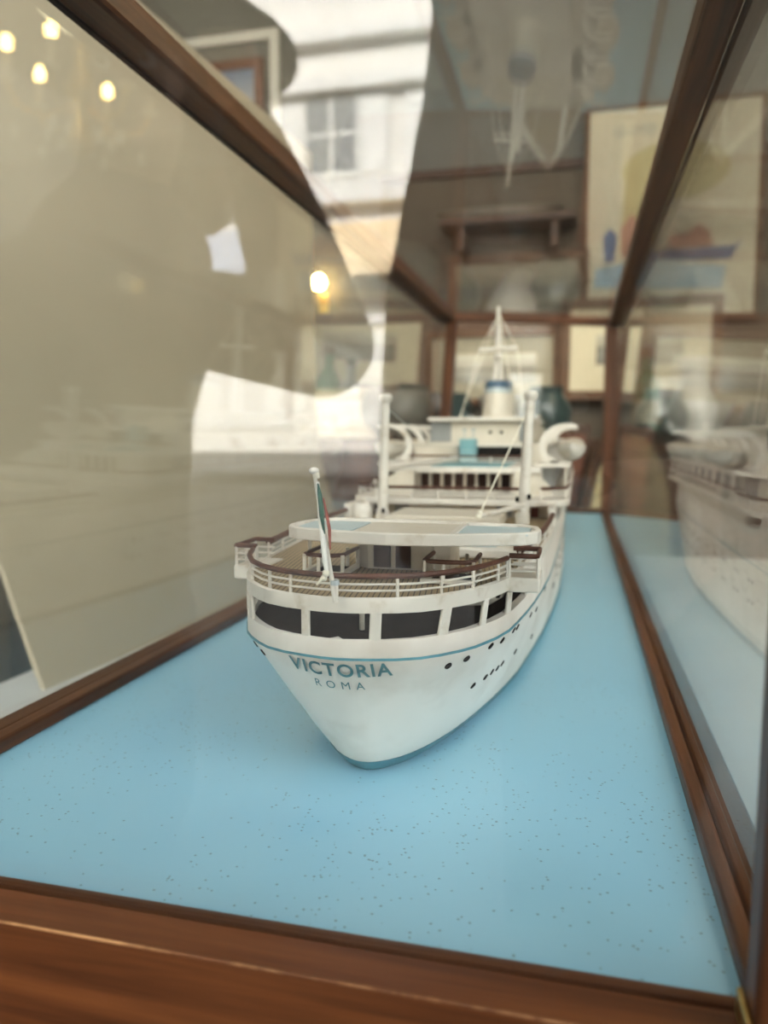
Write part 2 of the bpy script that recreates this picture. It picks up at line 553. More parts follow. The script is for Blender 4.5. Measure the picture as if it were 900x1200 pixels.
# glass panes (4 mm)
def pane(vs):
    """vs: four corners of one face, extruded along their normal"""
    vs = [Vector(v) for v in vs]
    n = (vs[1] - vs[0]).cross(vs[3] - vs[0]).normalized()*.022
    g = MB(U)
    g.add(vs + [v + n for v in vs], [(0,3,2,1),(4,5,6,7),(0,1,5,4),(1,2,6,5),(2,3,7,6),(3,0,4,7)])
    return g.build('glass_pane', M['glass'], case)
pane([(XL, YF, .0), (XR, YF, .0), (XR, YF, zr + .02), (XLT, YF, zl + .02)])
pane([(XL, YB, .0), (XR, YB, .0), (XR, YB, zr + .02), (XLT, YB, zl + .02)])
pane([(XR, YF + .03, .0), (XR, YB - .02, .0), (XRT, YB - .02, zr + .01), (XRT, YF + .03, zr + .01)])
pane([(XL, YB - .02, .0), (XL, YF + .03, .0), (XLT, YF + .03, zl + .05), (XLT, YB - .02, zl + .05)])
pane([(lx, YF, zl + s*.6), (rx, YF, zr + s*.6), (rx, YB, zr + s*.6), (lx, YB, zl + s*.6)])

# ------------------------------------------------------------------ the ship
XC = -.59
ship = empty('ship_model', (XC*U, 5.5*U, SHIP_LIFT), 'white passenger liner model seen from its rounded stern, resting on the pale blue floor', 'ship model')
UP = [(0,0),(.012,.085),(.03,.15),(.06,.21),(.1,.255),(.19,.328),(.29,.375),(.4,.408),(.6,.437),(.9,.468),(1.3,.492),(2.2,.512),(3.4,.52),(9,.52)]
WL = [(0,0),(.03,.055),(.12,.118),(.41,.228),(.945,.357),(1.87,.456),(2.74,.50),(3.4,.51),(9,.51)]
BUP = [(0,0),(.05,.03),(.3,.12),(1,.29),(2,.44),(3,.51),(4,.52),(9,.52)]
BWL = [(0,0),(.3,.05),(1,.17),(2,.35),(3,.47),(3.8,.51),(9,.51)]
def tab(T, d):
    d = max(0.0, d)
    for (a, x), (b_, y) in zip(T, T[1:]):
        if d <= b_:
            p, q, r = math.sqrt(a), math.sqrt(b_), math.sqrt(d)
            return x + (y - x)*(r - p)/(q - p)
    return T[-1][1]
def lvl(z):
    f = min(1.0, max(0.0, z/.42))
    return f
def Y0(z): return 2.125 - .285*lvl(z)**.9
def Y1(z): return 9.15 + .25*lvl(z)
def half(Y, z):
    f = lvl(z)**.85
    d = Y - Y0(z); e = Y1(z) - Y
    s_ = tab(WL, d)*(1-f) + tab(UP, d)*f
    b_ = tab(BWL, e)*(1-f) + tab(BUP, e)*f
    return min(s_, b_)
def sheer(Y, z):
    return z if z < .3 else z + .16*max(0.0, (Y - 6.6)/2.6)**2*(z - .3)/.28
DS = [0,.003,.012,.03,.06,.1,.15,.2,.3,.4,.5,.65,.8,1,1.3,1.7,2.2,2.8,3.4]
ES = [3.6,3,2.5,2,1.6,1.2,.9,.6,.4,.25,.1,.03,0]
def stations(z):
    return [Y0(z) + d for d in DS] + [Y1(z) - e for e in ES]
def ring(z, dz=0.0, off=0.0):
    """closed outline (starboard going forward, then port coming back)"""
    st = stations(z)
    R = [(XC + max(0, half(Y, z) + off), Y + (-off if i == 0 else 0), sheer(Y, z) + dz) for i, Y in enumerate(st)]
    Lf = [(2*XC - x, y, zz) for x, y, zz in R[-2:0:-1]]
    return R + Lf
def loft(mb, rings, close_top=False):
    n = len(rings[0])
    vs = [p for r in rings for p in r]
    fs = []
    for i in range(len(rings) - 1):
        for k in range(n):
            l = (k+1) % n
            fs.append((i*n+k, i*n+l, (i+1)*n+l, (i+1)*n+k))
    mb.add(vs, fs)
SILL, WTOP, DECK, TEAL = .473, .541, .578, .42
def deck_face(mb, z, inset, dz=0.0):
    r = ring(z, dz, -inset)
    n = len(r)
    h = len(stations(z))
    vs = r
    fs = []
    for i in range(h - 1):
        a, b_ = i, i + 1
        c, d = (n - i) % n, (n - i - 1) % n
        if i == 0: fs.append((0, 1, n-1))
        elif i + 1 == h - 1: fs.append((a, b_, c))
        else: fs.append((a, b_, d, c))
    mb.add(vs, fs)

hl = MB(U)
zs = [0, .035, .08, .14, .20, .26, .32, .37, .42, SILL]
loft(hl, [ring(z) for z in zs] + [ring(SILL, .0, -.025), ring(SILL, -.04, -.025)])
hull = hl.build('hull', M['hull'], ship, smooth=True)
# teal boot topping, a hair proud of the planking
bt = MB(U); loft(bt, [ring(0, 0, .004), ring(.02, 0, .004), ring(.036, 0, .004), ring(.036, 0, -.002)])
bt.build('boot_topping', M['teal'], hull, smooth=True)
# teal sheer line
tl = MB(U)
pts = ring(TEAL, 0, .001)
loft(tl, [[(x, y, z + dz) for x, y, z in ring(TEAL, 0, o)] for dz, o in ((-.0035, -.002), (-.0035, .003), (.0035, .003), (.0035, -.002))])
tl.build('sheer_line', M['teal'], hull, smooth=True)
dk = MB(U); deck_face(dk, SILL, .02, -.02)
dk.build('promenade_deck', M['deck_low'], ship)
# belt of plating forward of the open stern promenade
def side_patch(mb, z0, z1, ya, yb, side, thick=.02, n=26):
    ro = []
    for off in (0.0, -thick):
        for z in (z0, z1):
            row = []
            for i in range(n + 1):
                Y = ya + (yb - ya)*i/n
                row.append((XC + side*max(.002, half(min(Y, Y1(z) - .001), z) + off), Y, sheer(Y, z)))
            ro.append(row)
    m = n + 1
    vs = [p for r in ro for p in r]
    fs = []
    for i in range(n):
        fs += [(i, i+1, m+i+1, m+i), (2*m+i, 3*m+i, 3*m+i+1, 2*m+i+1), (m+i, m+i+1, 3*m+i+1, 3*m+i), (i, 2*m+i, 2*m+i+1, i+1)]
    fs += [(0, m, 3*m, 2*m), (n, 2*m+n, 3*m+n, m+n)]
    mb.add(vs, fs)
for sd in (1, -1):
    bp_ = MB(U); side_patch(bp_, SILL, WTOP, 2.78, 9.39, sd)
    bp_.build('side_plating', M['hull'], ship, smooth=True)
# white band at the edge of the upper deck
bd = MB(U); loft(bd, [ring(WTOP, 0, -.03), ring(WTOP), ring(DECK), ring(DECK, .004, -.012), ring(DECK, -.006, -.016)])
bd.build('deck_edge_band', M['white'], ship, smooth=True)
dk = MB(U); deck_face(dk, DECK, .014, -.003)
dk.build('upper_deck', M['deck'], ship)
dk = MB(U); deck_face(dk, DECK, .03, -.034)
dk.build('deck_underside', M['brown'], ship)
def edge_Y(b_, z=DECK):
    b_ = abs(b_)
    lo, hi = 0.0, 3.0
    for _ in range(40):
        mid = (lo + hi)/2
        if tab(UP, mid) < b_: lo = mid
        else: hi = mid
    return Y0(z) + lo
# pillars of the open promenade
def outline(b_, z, off=0.0):
    return Vector((XC + b_, edge_Y(b_, z), z))
def pillar(bc, w, twist=0.0):
    t = .011
    def nrm(b_):
        e = .004
        p, q = outline(b_ - e, SILL), outline(b_ + e, SILL)
        d = (q - p).normalized()
        n_ = Vector((-d.y, d.x, 0))
        return n_ if n_.y > 0 else -n_
    vs = []
    for z, dx in ((SILL - .004, 0), (WTOP + .004, twist)):
        A, B = outline(bc - w/2 + dx, z), outline(bc + w/2 + dx, z)
        nn = nrm(bc)
        vs += [A, B, B + nn*t, A + nn*t]
    g = MB(U); g.add(vs, [(0,1,5,4),(1,2,6,5),(2,3,7,6),(3,0,4,7),(3,2,1,0),(4,5,6,7)])
    g.build('pillar', M['white'], ship, bevel=.0006)
for bc, w, tw in ((-.088, .024, 0), (.10, .030, .003), (.262, .022, .010), (.352, .011, .008), (.408, .007, .004), (.446, .005, .003),
                  (-.305, .022, -.006), (-.365, .012, -.006), (-.405, .008, -.004), (-.446, .006, -.003)):
    pillar(bc, w, tw)
# inner house on the promenade deck with dark doors
ih = MB(U)
ihp = [(-.36, 2.55), (-.33, 2.42), (-.2, 2.36), (.2, 2.36), (.33, 2.42), (.36, 2.55), (.40, 3.4), (-.40, 3.4)]
ih.prism([(XC + x, y) for x, y in ihp], SILL - .02, DECK - .04)
ih.build('inner_house', M['cream'], ship)
for x, y in ((.346, 2.50), (.364, 2.66), (.376, 2.84), (-.346, 2.50), (-.364, 2.66)):
    MB(U).box(XC + x - .006 + (.004 if x > 0 else -.004), XC + x + .006 + (.004 if x > 0 else -.004), y - .02, y + .02, SILL - .01, DECK - .055).build('inner_door', M['dark'], ship)
MB(U).tube([(XC + .02, 2.02, SILL - .02), (XC + .02, 2.02, DECK - .03)], .008).build('deck_post', M['white'], ship)

# portholes: brass-dark discs let into the plating on both sides
me_port = None
def hull_hit(u, v):
    """where the photo's line of sight meets the starboard plating (ship units)"""
    lo = None
    for i in range(400):
        Y = 1.9 + i*.008
        p = P(u, v, Y)
        if p.z < 0: return None
        if p.x - XC < half(Y, p.z):
            lo = Y; break
    return P(u, v, lo) if lo else None
def hull_normal(Y, z):
    e = .02
    dY = Vector((half(Y+e, z) - half(Y-e, z), 2*e, 0))
    dZ = Vector((half(Y, z+e) - half(Y, z-e), 0, 2*e))
    n_ = dY.cross(dZ)
    return n_.normalized() if n_.x > 0 else -n_.normalized()
def port_mesh():
    bm = bmesh.new()
    bmesh.ops.create_cone(bm, cap_ends=True, segments=14, radius1=.0115*U, radius2=.0105*U, depth=.003*U)
    me = bpy.data.meshes.new('porthole'); bm.to_mesh(me); bm.free()
    me.materials.append(M['dark'])
    return me
me_port = port_mesh()
holes = []
for u, v in ((525,780.5),(546,772),(575,757),(588.5,750.5),(602,738.5),(606.5,735),(622,720.5),(628.5,714),(638.5,690),
             (554,803.5),(569,793.5),(576.5,787.5),(583,783),(588.5,777.5),(604,763.5),(623,746)):
    p = hull_hit(u, v)
    if p: holes.append((p.y, p.z))
yy = 3.9
while yy < 8.6:
    for z in (.335, .235):
        holes.append((yy, z)); holes.append((yy + .07, z))
    yy += .30
for y, z in holes:
    for sd in (1, -1):
        n_ = hull_normal(y, z); n_.x *= sd
        o = bpy.data.objects.new('porthole', me_port)
        COL.objects.link(o); o.parent = ship
        loc = Vector((XC + sd*half(y, z), y, z)) * U - ship.location
        o.matrix_local = Matrix.Translation(loc) @ n_.to_track_quat('Z', 'Y').to_matrix().to_4x4()

# name and home port, wrapped round the stern
def stern_text(txt, size, zbase, bend, spread=1.0, parent=None, name='lettering', off=.014, dx=0.0):
    cu = bpy.data.curves.new(name, 'FONT')
    cu.body = txt; cu.size = 1.0; cu.align_x = 'CENTER'
    cu.space_character = spread
    cu.offset = off
    cu.resolution_u = 4
    o = bpy.data.objects.new(name, cu); COL.objects.link(o)
    dg = bpy.context.evaluated_depsgraph_get()
    me = bpy.data.meshes.new_from_object(o.evaluated_get(dg))
    bpy.data.objects.remove(o)
    bm = bmesh.new(); bm.from_mesh(me)
    bmesh.ops.triangulate(bm, faces=bm.faces)
    for _ in range(2):
        bmesh.ops.subdivide_edges(bm, edges=[e for e in bm.edges if e.calc_length() > .12], cuts=1)
    # arc length table of the outline at each height
    def at(sv, z):
        sgn = 1 if sv >= 0 else -1
        rem = abs(sv); x0, y0 = 0.0, Y0(z)
        d = 0.0
        while True:
            dn = d + max(.0004, d*.05)
            Yn = Y0(z) + dn
            xn = half(Yn, z)
            L_ = math.hypot(xn - x0, Yn - y0)
            if L_ >= rem:
                f = rem/L_
                return sgn*(x0 + (xn-x0)*f), y0 + (Yn-y0)*f
            rem -= L_; x0, y0, d = xn, Yn, dn
    for v_ in bm.verts:
        sv, h = v_.co.x*size*.95 + dx, v_.co.y*size
        z = zbase + h + bend*sv*sv
        x, y = at(sv, z)
        n_ = Vector((x*6, -1, -.35)).normalized()
        v_.co = (Vector((XC + x, y, z)) + n_*.004)*U - ship.location
    bmesh.ops.recalc_face_normals(bm, faces=bm.faces)
    bm.to_mesh(me); bm.free()
    me.materials.clear(); me.materials.append(M['teal_text'])
    r = bpy.data.objects.new(name, me); COL.objects.link(r)
    r.parent = parent
    return r
stern_text('VICTORIA', .058, .369, .35, 1.15, hull, off=.022).parent = ship
stern_text('ROMA', .036, .326, .25, 1.8, hull, off=0.0, dx=-.008).parent = ship

# railings: handrail, posts and two wires
def railing(pts, posts, h=.045, hand=.0078, name='railing', mat=None, parent=None, wires=(.36, .68), up=None):
    """pts: plan line at deck height; posts: indices (floats) of the posts along it"""
    pts = [Vector(p) for p in pts]
    w = MB(U)
    for f in wires:
        w.tube([p + Vector((0,0,h*f)) for p in pts], .0032, 6)
    root = w.build(name, M['white'], parent or ship, smooth=True)
    MB(U).tube([p + Vector((0,0,h)) for p in pts], hand, 8).build('handrail', mat or M['rail'], root, smooth=True)
    for t in posts:
        i = min(int(t), len(pts) - 2); f = t - i
        p = pts[i]*(1-f) + pts[i+1]*f
        MB(U).tube([p - Vector((0,0,.004)), p + Vector((0,0,h*.98))], .0050, 6).build('post', M['white'], root, smooth=True)
    return root
bs = [-.40,-.36,-.31,-.25,-.19,-.137,-.09,-.045,0,.045,.09,.155,.20,.258,.30,.33,.36,.385,.405]
pl = [(XC + b_*.985, edge_Y(b_) + .012, DECK) for b_ in bs]
railing(pl, [0.05, 2, 3.6, 5, 8, 11, 13, 15, 17, 17.95], h=.057, wires=(.34, .63))
# docking wings standing out on both sides, each with its own rail
for sd, xo in ((1, .495), (-1, .468)):
    yw = 2.235
    g = MB(U).box(XC + sd*.36, XC + sd*xo, yw, yw + .17, WTOP - .006, DECK + .001)
    g.build('docking_wing', M['white'], ship, bevel=.001)
    x0, x1 = XC + sd*(.405 if sd > 0 else .39), XC + sd*(xo - .008)
    railing([(x0, yw + .01, DECK), (x1, yw + .01, DECK), (x1, yw + .085, DECK), (x1, yw + .16, DECK), (x0, yw + .16, DECK)], [0, 1, 2, 3], h=.064, wires=(.3, .6))
# side rails running forward along the deck edge
for sd in (1, -1):
    L_ = [(XC + sd*(half(Y, DECK) - .012), Y, DECK) for Y in (2.42, 2.6, 2.8, 3.05, 3.3, 3.55)]
    railing(L_, [0, 1, 2, 3, 4, 5], h=.052, hand=.011)
# companionway enclosures on the stern deck
def companion(x0, x1, y0, y1, h=.062):
    g = MB(U).box(x0 - .008, x1 + .008, y0 - .006, y0 + .012, DECK, DECK + .012)
    g.box(x0 - .008, x0 + .008, y0, y1, DECK, DECK + .012).box(x1 - .008, x1 + .008, y0, y1, DECK, DECK + .012)
    r = g.build('companionway', M['white'], ship)
    MB(U).box(x0 + .012, x1 - .012, y0 + .014, y1, DECK - .001, DECK + .002).build('hatch_opening', M['dark'], r)
    MB(U).tube([(x1, y1, DECK + h), (x1, y0 + .02, DECK + h), (x1 - .02, y0, DECK + h), ((x0+x1)/2, y0 - .005, DECK + h), (x0 + .02, y0, DECK + h), (x0, y0 + .02, DECK + h), (x0, y1, DECK + h)], .0066, 8).build('handrail', M['rail'], r, smooth=True)
    for x, y in ((x0, y0 + .01), (x1, y0 + .01), (x0 + .4*(x1-x0), y0), (x0, y1), (x1, y1), (x0 + .72*(x1-x0), y1)):
        MB(U).tube([(x, y, DECK), (x, y, DECK + h)], .006, 6).build('post', M['white'], r, smooth=True)
    return r
a = P(361, 671, 2.17); b_ = P(405, 671, 2.17)
companion(a.x, b_.x, 2.13, 2.30)
a = P(500, 674, 2.15); b_ = P(557, 674, 2.15)
companion(a.x, b_.x, 2.10, 2.26)
# deck house under the canopy with two brown doors
hx0, hx1, hy = P(417, 660, 2.29).x, P(531, 660, 2.29).x, 2.29
cz0, cz1 = .693, .728
poly = [(hx0 - .02, hy + .14), (hx0 + .0, hy + .03), (hx0 + .04, hy), (hx1 - .06, hy), (hx1 - .015, hy + .035), (hx1, hy + .10), (hx1, 2.42), (hx0 - .02, 2.42)]
MB(U).prism(poly, DECK, cz0 + .002).build('deck_house', M['cream'], ship)
for u0, u1 in ((438.5, 458), (464, 481.5)):
    x0, x1 = P(u0, 650, hy).x, P(u1, 650, hy).x
    MB(U).box(x0, x1, hy - .006, hy + .002, DECK + .006, cz0 - .010).build('door', M['brown'], ship)
    MB(U).box(x0 + .004, x1 - .004, hy - .009, hy - .004, DECK + .012, cz0 - .018).build('door_panel', M['brown'], ship)
# canopy: white rim, recessed top in pale blue and cream
def canopy_poly(k=0.0):
    c = [(-.832, 2.15), (-.815, 2.10), (-.78, 2.075), (-.68, 2.035), (-.59, 2.018), (-.50, 2.010), (-.40, 2.018), (-.30, 2.040), (-.20, 2.075), (-.13, 2.105), (-.10, 2.14), (-.092, 2.19), (-.105, 2.27), (-.15, 2.31), (-.50, 2.36), (-.75, 2.36), (-.81, 2.30), (-.83, 2.23)]
    cx_, cy_ = -.47, 2.18
    if k:
        c = [(cx_ + (x-cx_)*(1-k/.37), cy_ + (y-cy_)*(1-k/.15)) for x, y in c]
    return c
g = MB(U)
po, pi_ = canopy_poly(), canopy_poly(.018)
n = len(po)
vs = [(x, y, cz0) for x, y in po] + [(x, y, cz1) for x, y in po] + [(x, y, cz1) for x, y in pi_] + [(x, y, cz1 - .010) for x, y in pi_]
fs = []
for i in range(n):
    j = (i+1) % n
    fs += [(i, j, n+j, n+i), (n+i, n+j, 2*n+j, 2*n+i), (2*n+i, 2*n+j, 3*n+j, 3*n+i)]
fs += [tuple(range(n-1, -1, -1)), tuple(range(3*n, 4*n))]
g.add(vs, fs)
can = g.build('canopy', M['white'], ship, bevel=.0006)
MB(U).box(-.80, -.62, 2.095, 2.30, cz1 - .009, cz1 - .005).build('canopy_panel', M['pale_blue'], can)
MB(U).box(-.61, -.33, 2.06, 2.31, cz1 - .009, cz1 - .0055).build('canopy_panel', M['cream'], can)
MB(U).box(-.315, -.125, 2.105, 2.275, cz1 - .009, cz1 - .005).build('canopy_panel', M['pale_blue'], can)
MB(U).box(-.33, -.315, 2.05, 2.31, cz1 - .008, cz1 + .001).build('canopy_rib', M['white'], can)
for x, y in ((-.80, 2.24),):
    MB(U).tube([(x, y, DECK), (x, y, cz0)], .006, 6).build('canopy_post', M['white'], can)
# pool and round coaming on the well deck behind
g = MB(U).box(-.47, -.14, 2.56, 2.98, DECK, .612)
pool = g.build('pool_coaming', M['white'], ship, bevel=.001)
MB(U).box(-.45, -.26, 2.60, 2.95, .608, .6135).build('pool_floor', M['pale_blue'], pool)

MB(U).box(XC - .24, XC + .27, 3.35, 3.72, DECK, .632).build('hatch_coaming', M['cream'], ship, bevel=.001)
# flagstaff with furled tricolour
f0, f1 = P(393, 704, 1.80), P(368, 553, 1.80)
f0.z = DECK
staff = MB(U).tube([f0, f0.lerp(f1, .45), f1], [.007, .006, .005], 8)
st = staff.build('flagstaff', M['white'], ship, smooth=True)
MB(U).tube([P(372, 566, 1.80), P(376, 610, 1.79), P(381, 660, 1.785), P(383, 672, 1.785)], [.005, .007, .0068, .005], 8).build('furled_flag_cloth', M['flag_w'], st, smooth=True)
MB(U).tube([P(372.5, 568, 1.793), P(374.5, 580, 1.783), P(377, 605, 1.778), P(380, 627, 1.788)], [.002, .0062, .0062, .002], 8).build('furled_flag_cloth', M['flag_g'], st, smooth=True)
MB(U).tube([P(379, 585, 1.80), P(383, 605, 1.79), P(386, 622, 1.79), P(387, 645, 1.80)], [.002, .0042, .0045, .002], 8).build('furled_flag_cloth', M['flag_r'], st, smooth=True)
MB(U).ell(f1, (.013, .013, .009)).build('truck', M['white'], st, smooth=True)
kn = MB(U).ell(P(382, 673, 1.785), (.010, .009, .010), 10, 6).ell(P(380, 678, 1.785), (.008, .007, .010), 10, 6)
kn.tube([P(380, 676, 1.785), P(375, 682, 1.78), P(371, 686, 1.782)], [.006, .004, .003], 6).tube([P(371, 562, 1.80), P(370, 556, 1.80)], .009, 8)
kn.build('halyard_knot', M['rope'], st, smooth=True)
MB(U).lathe(P(392.6, 684, 1.80) - Vector((0, 0, .006)), [(.011, 0), (.012, .004), (.011, .012)], 10).build('staff_clamp', M['steel'], st)

# ---- midships superstructure
YW = 3.9
MB(U).box(XC - .50, XC + .50, YW, YW + 2.9, DECK - .01, .638).build('well_deck_wall', M['cream'], ship)
for x0, x1, mt in ((-.44, -.40, 'brown'), (.20, .28, 'grey'), (.37, .41, 'red_brown'), (-.33, -.255, 'grey')):
    MB(U).box(XC + x0, XC + x1, YW - .008, YW + .002, DECK, .630).build('wall_door', M[mt], ship)
# screens beside the kingposts at the deck edge
for sd in (1, -1):
    MB(U).box(XC + sd*.47, XC + sd*.50, 3.55, YW + .3, DECK, .66).build('side_screen', M['white'], ship)
    if sd < 0: MB(U).lathe((XC + sd*.43, 3.62, DECK), [(.055, 0), (.048, .07), (.040, .08)], 14).build('ventilator', M['white'], ship, smooth=True)
ov = [(-.56, 7.2), (-.56, 3.95), (-.48, 3.82), (-.30, 3.80), (.30, 3.80), (.48, 3.82), (.56, 3.95), (.56, 7.2)]
MB(U).prism([(XC + x, y) for x, y in ov], .638, .670).build('promenade_slab', M['white'], ship, bevel=.001)
railing([(XC - .36, 3.83, .670), (XC - .18, 3.83, .670), (XC, 3.83, .670), (XC + .18, 3.83, .670), (XC + .36, 3.83, .670)], [0, .75, 1.5, 2.3, 3.1, 4], h=.055, hand=.008)
for sd in (1, -1):
    railing([(XC + sd*.42, 3.86, .670), (XC + sd*.54, 3.97, .670), (XC + sd*.55, 4.25, .670)], [0, 1, 2], h=.055, hand=.008)
    # rounded wind screens
    arc = [(XC + sd*.27, .670)]
    for k in range(9):
        a_ = math.pi/2*k/8
        arc.append((XC + sd*(.27 + .20*math.sin(a_)), .670 + .130*math.cos(a_)))
    g = MB(U)
    n = len(arc)
    vs = [(x, 4.10, z) for x, z in arc] + [(x, 4.13, z) for x, z in arc]
    g.add(vs, [(i, (i+1) % n, n+(i+1) % n, n+i) for i in range(n)] + [tuple(range(n-1, -1, -1)), tuple(range(n, 2*n))])
    g.build('wind_screen', M['cream'], ship)
# verandah house with a row of dark windows between white mullions
MB(U).box(XC - .40, XC + .40, 4.30, 7.0, .670, .785).build('verandah_house', M['cream'], ship)
wx0, wx1 = P(492, 560, 4.28).x, P(600, 560, 4.28).x
MB(U).box(wx0, wx1, 4.285, 4.305, .680, .778).build('window_recess', M['brown'], ship)
for k in range(8):
    xa = wx0 + (wx1 - wx0)*(k + .14)/8
    xb = wx0 + (wx1 - wx0)*(k + .82)/8
    MB(U).box(xa, xb, 4.278, 4.287, .684, .774).build('verandah_window', M['brown'], ship)
for k in range(9):
    x = wx0 + (wx1 - wx0)*k/8
    MB(U).box(x - .007, x + .007, 4.255, 4.285, .670, .782).build('mullion', M['cream'], ship)
rp = [(-.42, 4.9), (-.42, 4.2), (-.31, 4.15), (.27, 4.15), (.42, 4.25), (.42, 4.9)]
MB(U).prism([(XC - .02 + x, y) for x, y in rp], .782, .815).build('verandah_roof', M['white'], ship, bevel=.001)
MB(U).box(XC - .20, XC + .22, 4.22, 4.85, .814, .820).build('roof_deck', M['teal_light'], ship)
railing([(XC - .42, 4.55, .815), (XC - .20, 4.52, .815), (XC + .1, 4.52, .815), (XC + .30, 4.55, .815)], [0, 1, 2, 3], h=.05, hand=.006)
# teal locker with two lamps
bx0, bx1 = P(538, 525, 4.6).x, P(557, 525, 4.6).x
lk = MB(U).box(bx0, bx1, 4.6, 4.72, .815, .965).build('teal_locker', M['teal_light'], ship, bevel=.001)
for q in (.25, .8):
    x = bx0 + (bx1 - bx0)*q
    MB(U).tube([(x, 4.65, .965), (x, 4.65, 1.01)], .004, 6).ell((x, 4.65, 1.02), (.014, .008, .008), 8, 5).build('deck_lamp', M['steel'], lk)
# boat deck slab, upper house and its dark recess
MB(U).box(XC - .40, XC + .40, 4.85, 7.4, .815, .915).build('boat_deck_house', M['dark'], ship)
MB(U).box(XC - .40, XC - .14, 4.80, 4.86, .815, .925).build('house_apron', M['cream'], ship)
for sd in (1, -1):
    g = MB(U); g.prism([(XC + sd*.30, 4.80), (XC + sd*.42, 4.80), (XC + sd*.42, 4.9), (XC + sd*.34, 4.9)], .90, .94)
    g.prism([(XC + sd*.26, 4.78), (XC + sd*.41, 4.78), (XC + sd*.41, 4.86), (XC + sd*.30, 4.86)], .815, .92)
    g.build('house_apron', M['cream'], ship)
MB(U).box(XC - .42, XC + .42, 4.84, 7.4, .915, .93).build('boat_deck_edge', M['white'], ship)
MB(U).box(XC - .33, XC + .30, 4.92, 6.4, .93, 1.075).build('upper_house', M['cream'], ship)
MB(U).box(XC - .332, XC - .20, 4.912, 4.93, .945, 1.07).build('screen_window', M['grey'], ship)
MB(U).box(XC + .235, XC + .302, 4.912, 4.93, .945, 1.07).build('screen_window', M['grey'], ship)
for u in (574.5, 587.5):
    p = P(u, 506.5, 4.915)
    o = bpy.data.objects.new('house_porthole', me_port); COL.objects.link(o); o.parent = ship
    o.matrix_local = Matrix.Translation(p*U - ship.location) @ Matrix.Rotation(math.pi/2, 4, 'X')
MB(U).box(XC - .345, XC + .32, 4.86, 6.45, 1.075, 1.098).build('upper_house_roof', M['white'], ship, bevel=.001)
# funnel
fx = P(584, 470, 5.75).x
fn = MB(U)
prof = [(.135, 1.098), (.122, 1.115), (.112, 1.15), (.107, 1.20), (.102, 1.29)]
fn.lathe((fx, 5.75, 0), prof, 24, sy=1.7)
fun = fn.build('funnel', M['cream'], ship, smooth=True)
MB(U).lathe((fx, 5.75, 0), [(.103, 1.29), (.100, 1.325)], 24, sy=1.7).build('funnel_band', M['steel'], fun, smooth=True)
MB(U).lathe((fx, 5.75, 0), [(.1005, 1.325), (.096, 1.375), (.085, 1.378), (.08, 1.35)], 24, sy=1.7).build('funnel_top', M['blue_dark'], fun, smooth=True)
# mast: two splayed legs, topmast, yard and stays
mx = P(584, 420, 6.2).x
mt = MB(U).tube([(mx, 6.2, 1.55), (mx - .004, 6.2, 1.99)], [.028, .012], 8)
mast = mt.build('mast', M['white'], ship, smooth=True)
for dx in (-.045, .035):
    MB(U).tube([(mx + dx, 6.2, 1.098), (mx + dx*.25, 6.2, 1.64)], [.018, .014], 8).build('mast_leg', M['white'], mast, smooth=True)
MB(U).tube([(mx - .15, 6.18, 1.655), (mx + .15, 6.18, 1.66)], .017, 8).build('yard', M['white'], mast, smooth=True)
MB(U).ell((mx, 6.18, 1.60), (.035, .03, .03)).build('mast_lantern', M['white'], mast, smooth=True)
rg = MB(U)
for x1, y1, z1 in ((-.22, 5.6, 1.10), (.20, 5.6, 1.10), (-.15, 6.18, 1.655), (.15, 6.18, 1.66)):
    rg.tube([(mx, 6.2, 1.93), (mx + x1, y1, z1)], .0025, 5)
for x1 in (-.15, .15):
    rg.tube([(mx + x1, 6.18, 1.655), (mx + x1*1.6, 5.8, 1.10)], .0025, 5)
rg.build('stay', M['rope'], mast)
# kingposts
def kingpost(xb, xt, y, zt, h=.026):
    g = MB(U).tube([(xb, y, DECK), (xb*.5 + xt*.5, y, (DECK + zt)/2), (xt, y, zt)], [h, h*.9, h*.78], 12)
    k = g.build('kingpost', M['white'], ship, smooth=True)
    MB(U).lathe((xt, y, zt), [(h*.85, -.012), (h*1.2, 0), (h*1.25, .02), (h*1.05, .023), (h*1.05, .030), (0.002, .032)], 14).build('post_cap', M['white'], k, smooth=True)
    MB(U).lathe((xb, y, DECK), [(h*1.3, 0), (h*1.25, .05), (h, .055)], 12).build('post_heel', M['white'], k, smooth=True)
    return k
kl0, kl1 = P(448, 606, 3.6), P(452, 470, 3.6)
kr0, kr1 = P(612, 608, 3.6), P(622, 467, 3.6)
kL = kingpost(kl0.x, kl1.x, 3.6, kl1.z)
kR = kingpost(kr0.x, kr1.x, 3.6, kr1.z)
a, b_ = P(453, 549, 3.6), P(536, 536, 4.5)
MB(U).tube([a, a.lerp(b_, .5), b_], [.013, .012, .008], 8).build('derrick_boom', M['white'], kL, smooth=True)
a, b_ = P(613, 593, 3.55), P(561, 606, 3.0)
bo = MB(U).tube([a, b_], [.012, .010], 8).build('derrick_boom', M['white'], kR, smooth=True)
MB(U).ell(b_, (.014, .014, .012), 8, 5).ell(b_ + Vector((.004, 0, .014)), (.011, .011, .012), 8, 5).build('boom_block', M['rope'], kR, smooth=True)
MB(U).tube([b_, P(612.5, 494, 3.58)], .0035, 6).build('topping_lift', M['rope'], kR)
MB(U).tube([P(455, 480, 3.6), P(480, 502, 4.6)], .0022, 5).build('stay', M['steel'], kL)
for u, v, k in ((606, 586, kR), (620, 583, kR), (449, 599, kL)):
    p = P(u, v, 3.56)
    MB(U).ell(p, (.010, .009, .014), 8, 5).build('cleat', M['dark'], k, smooth=True)
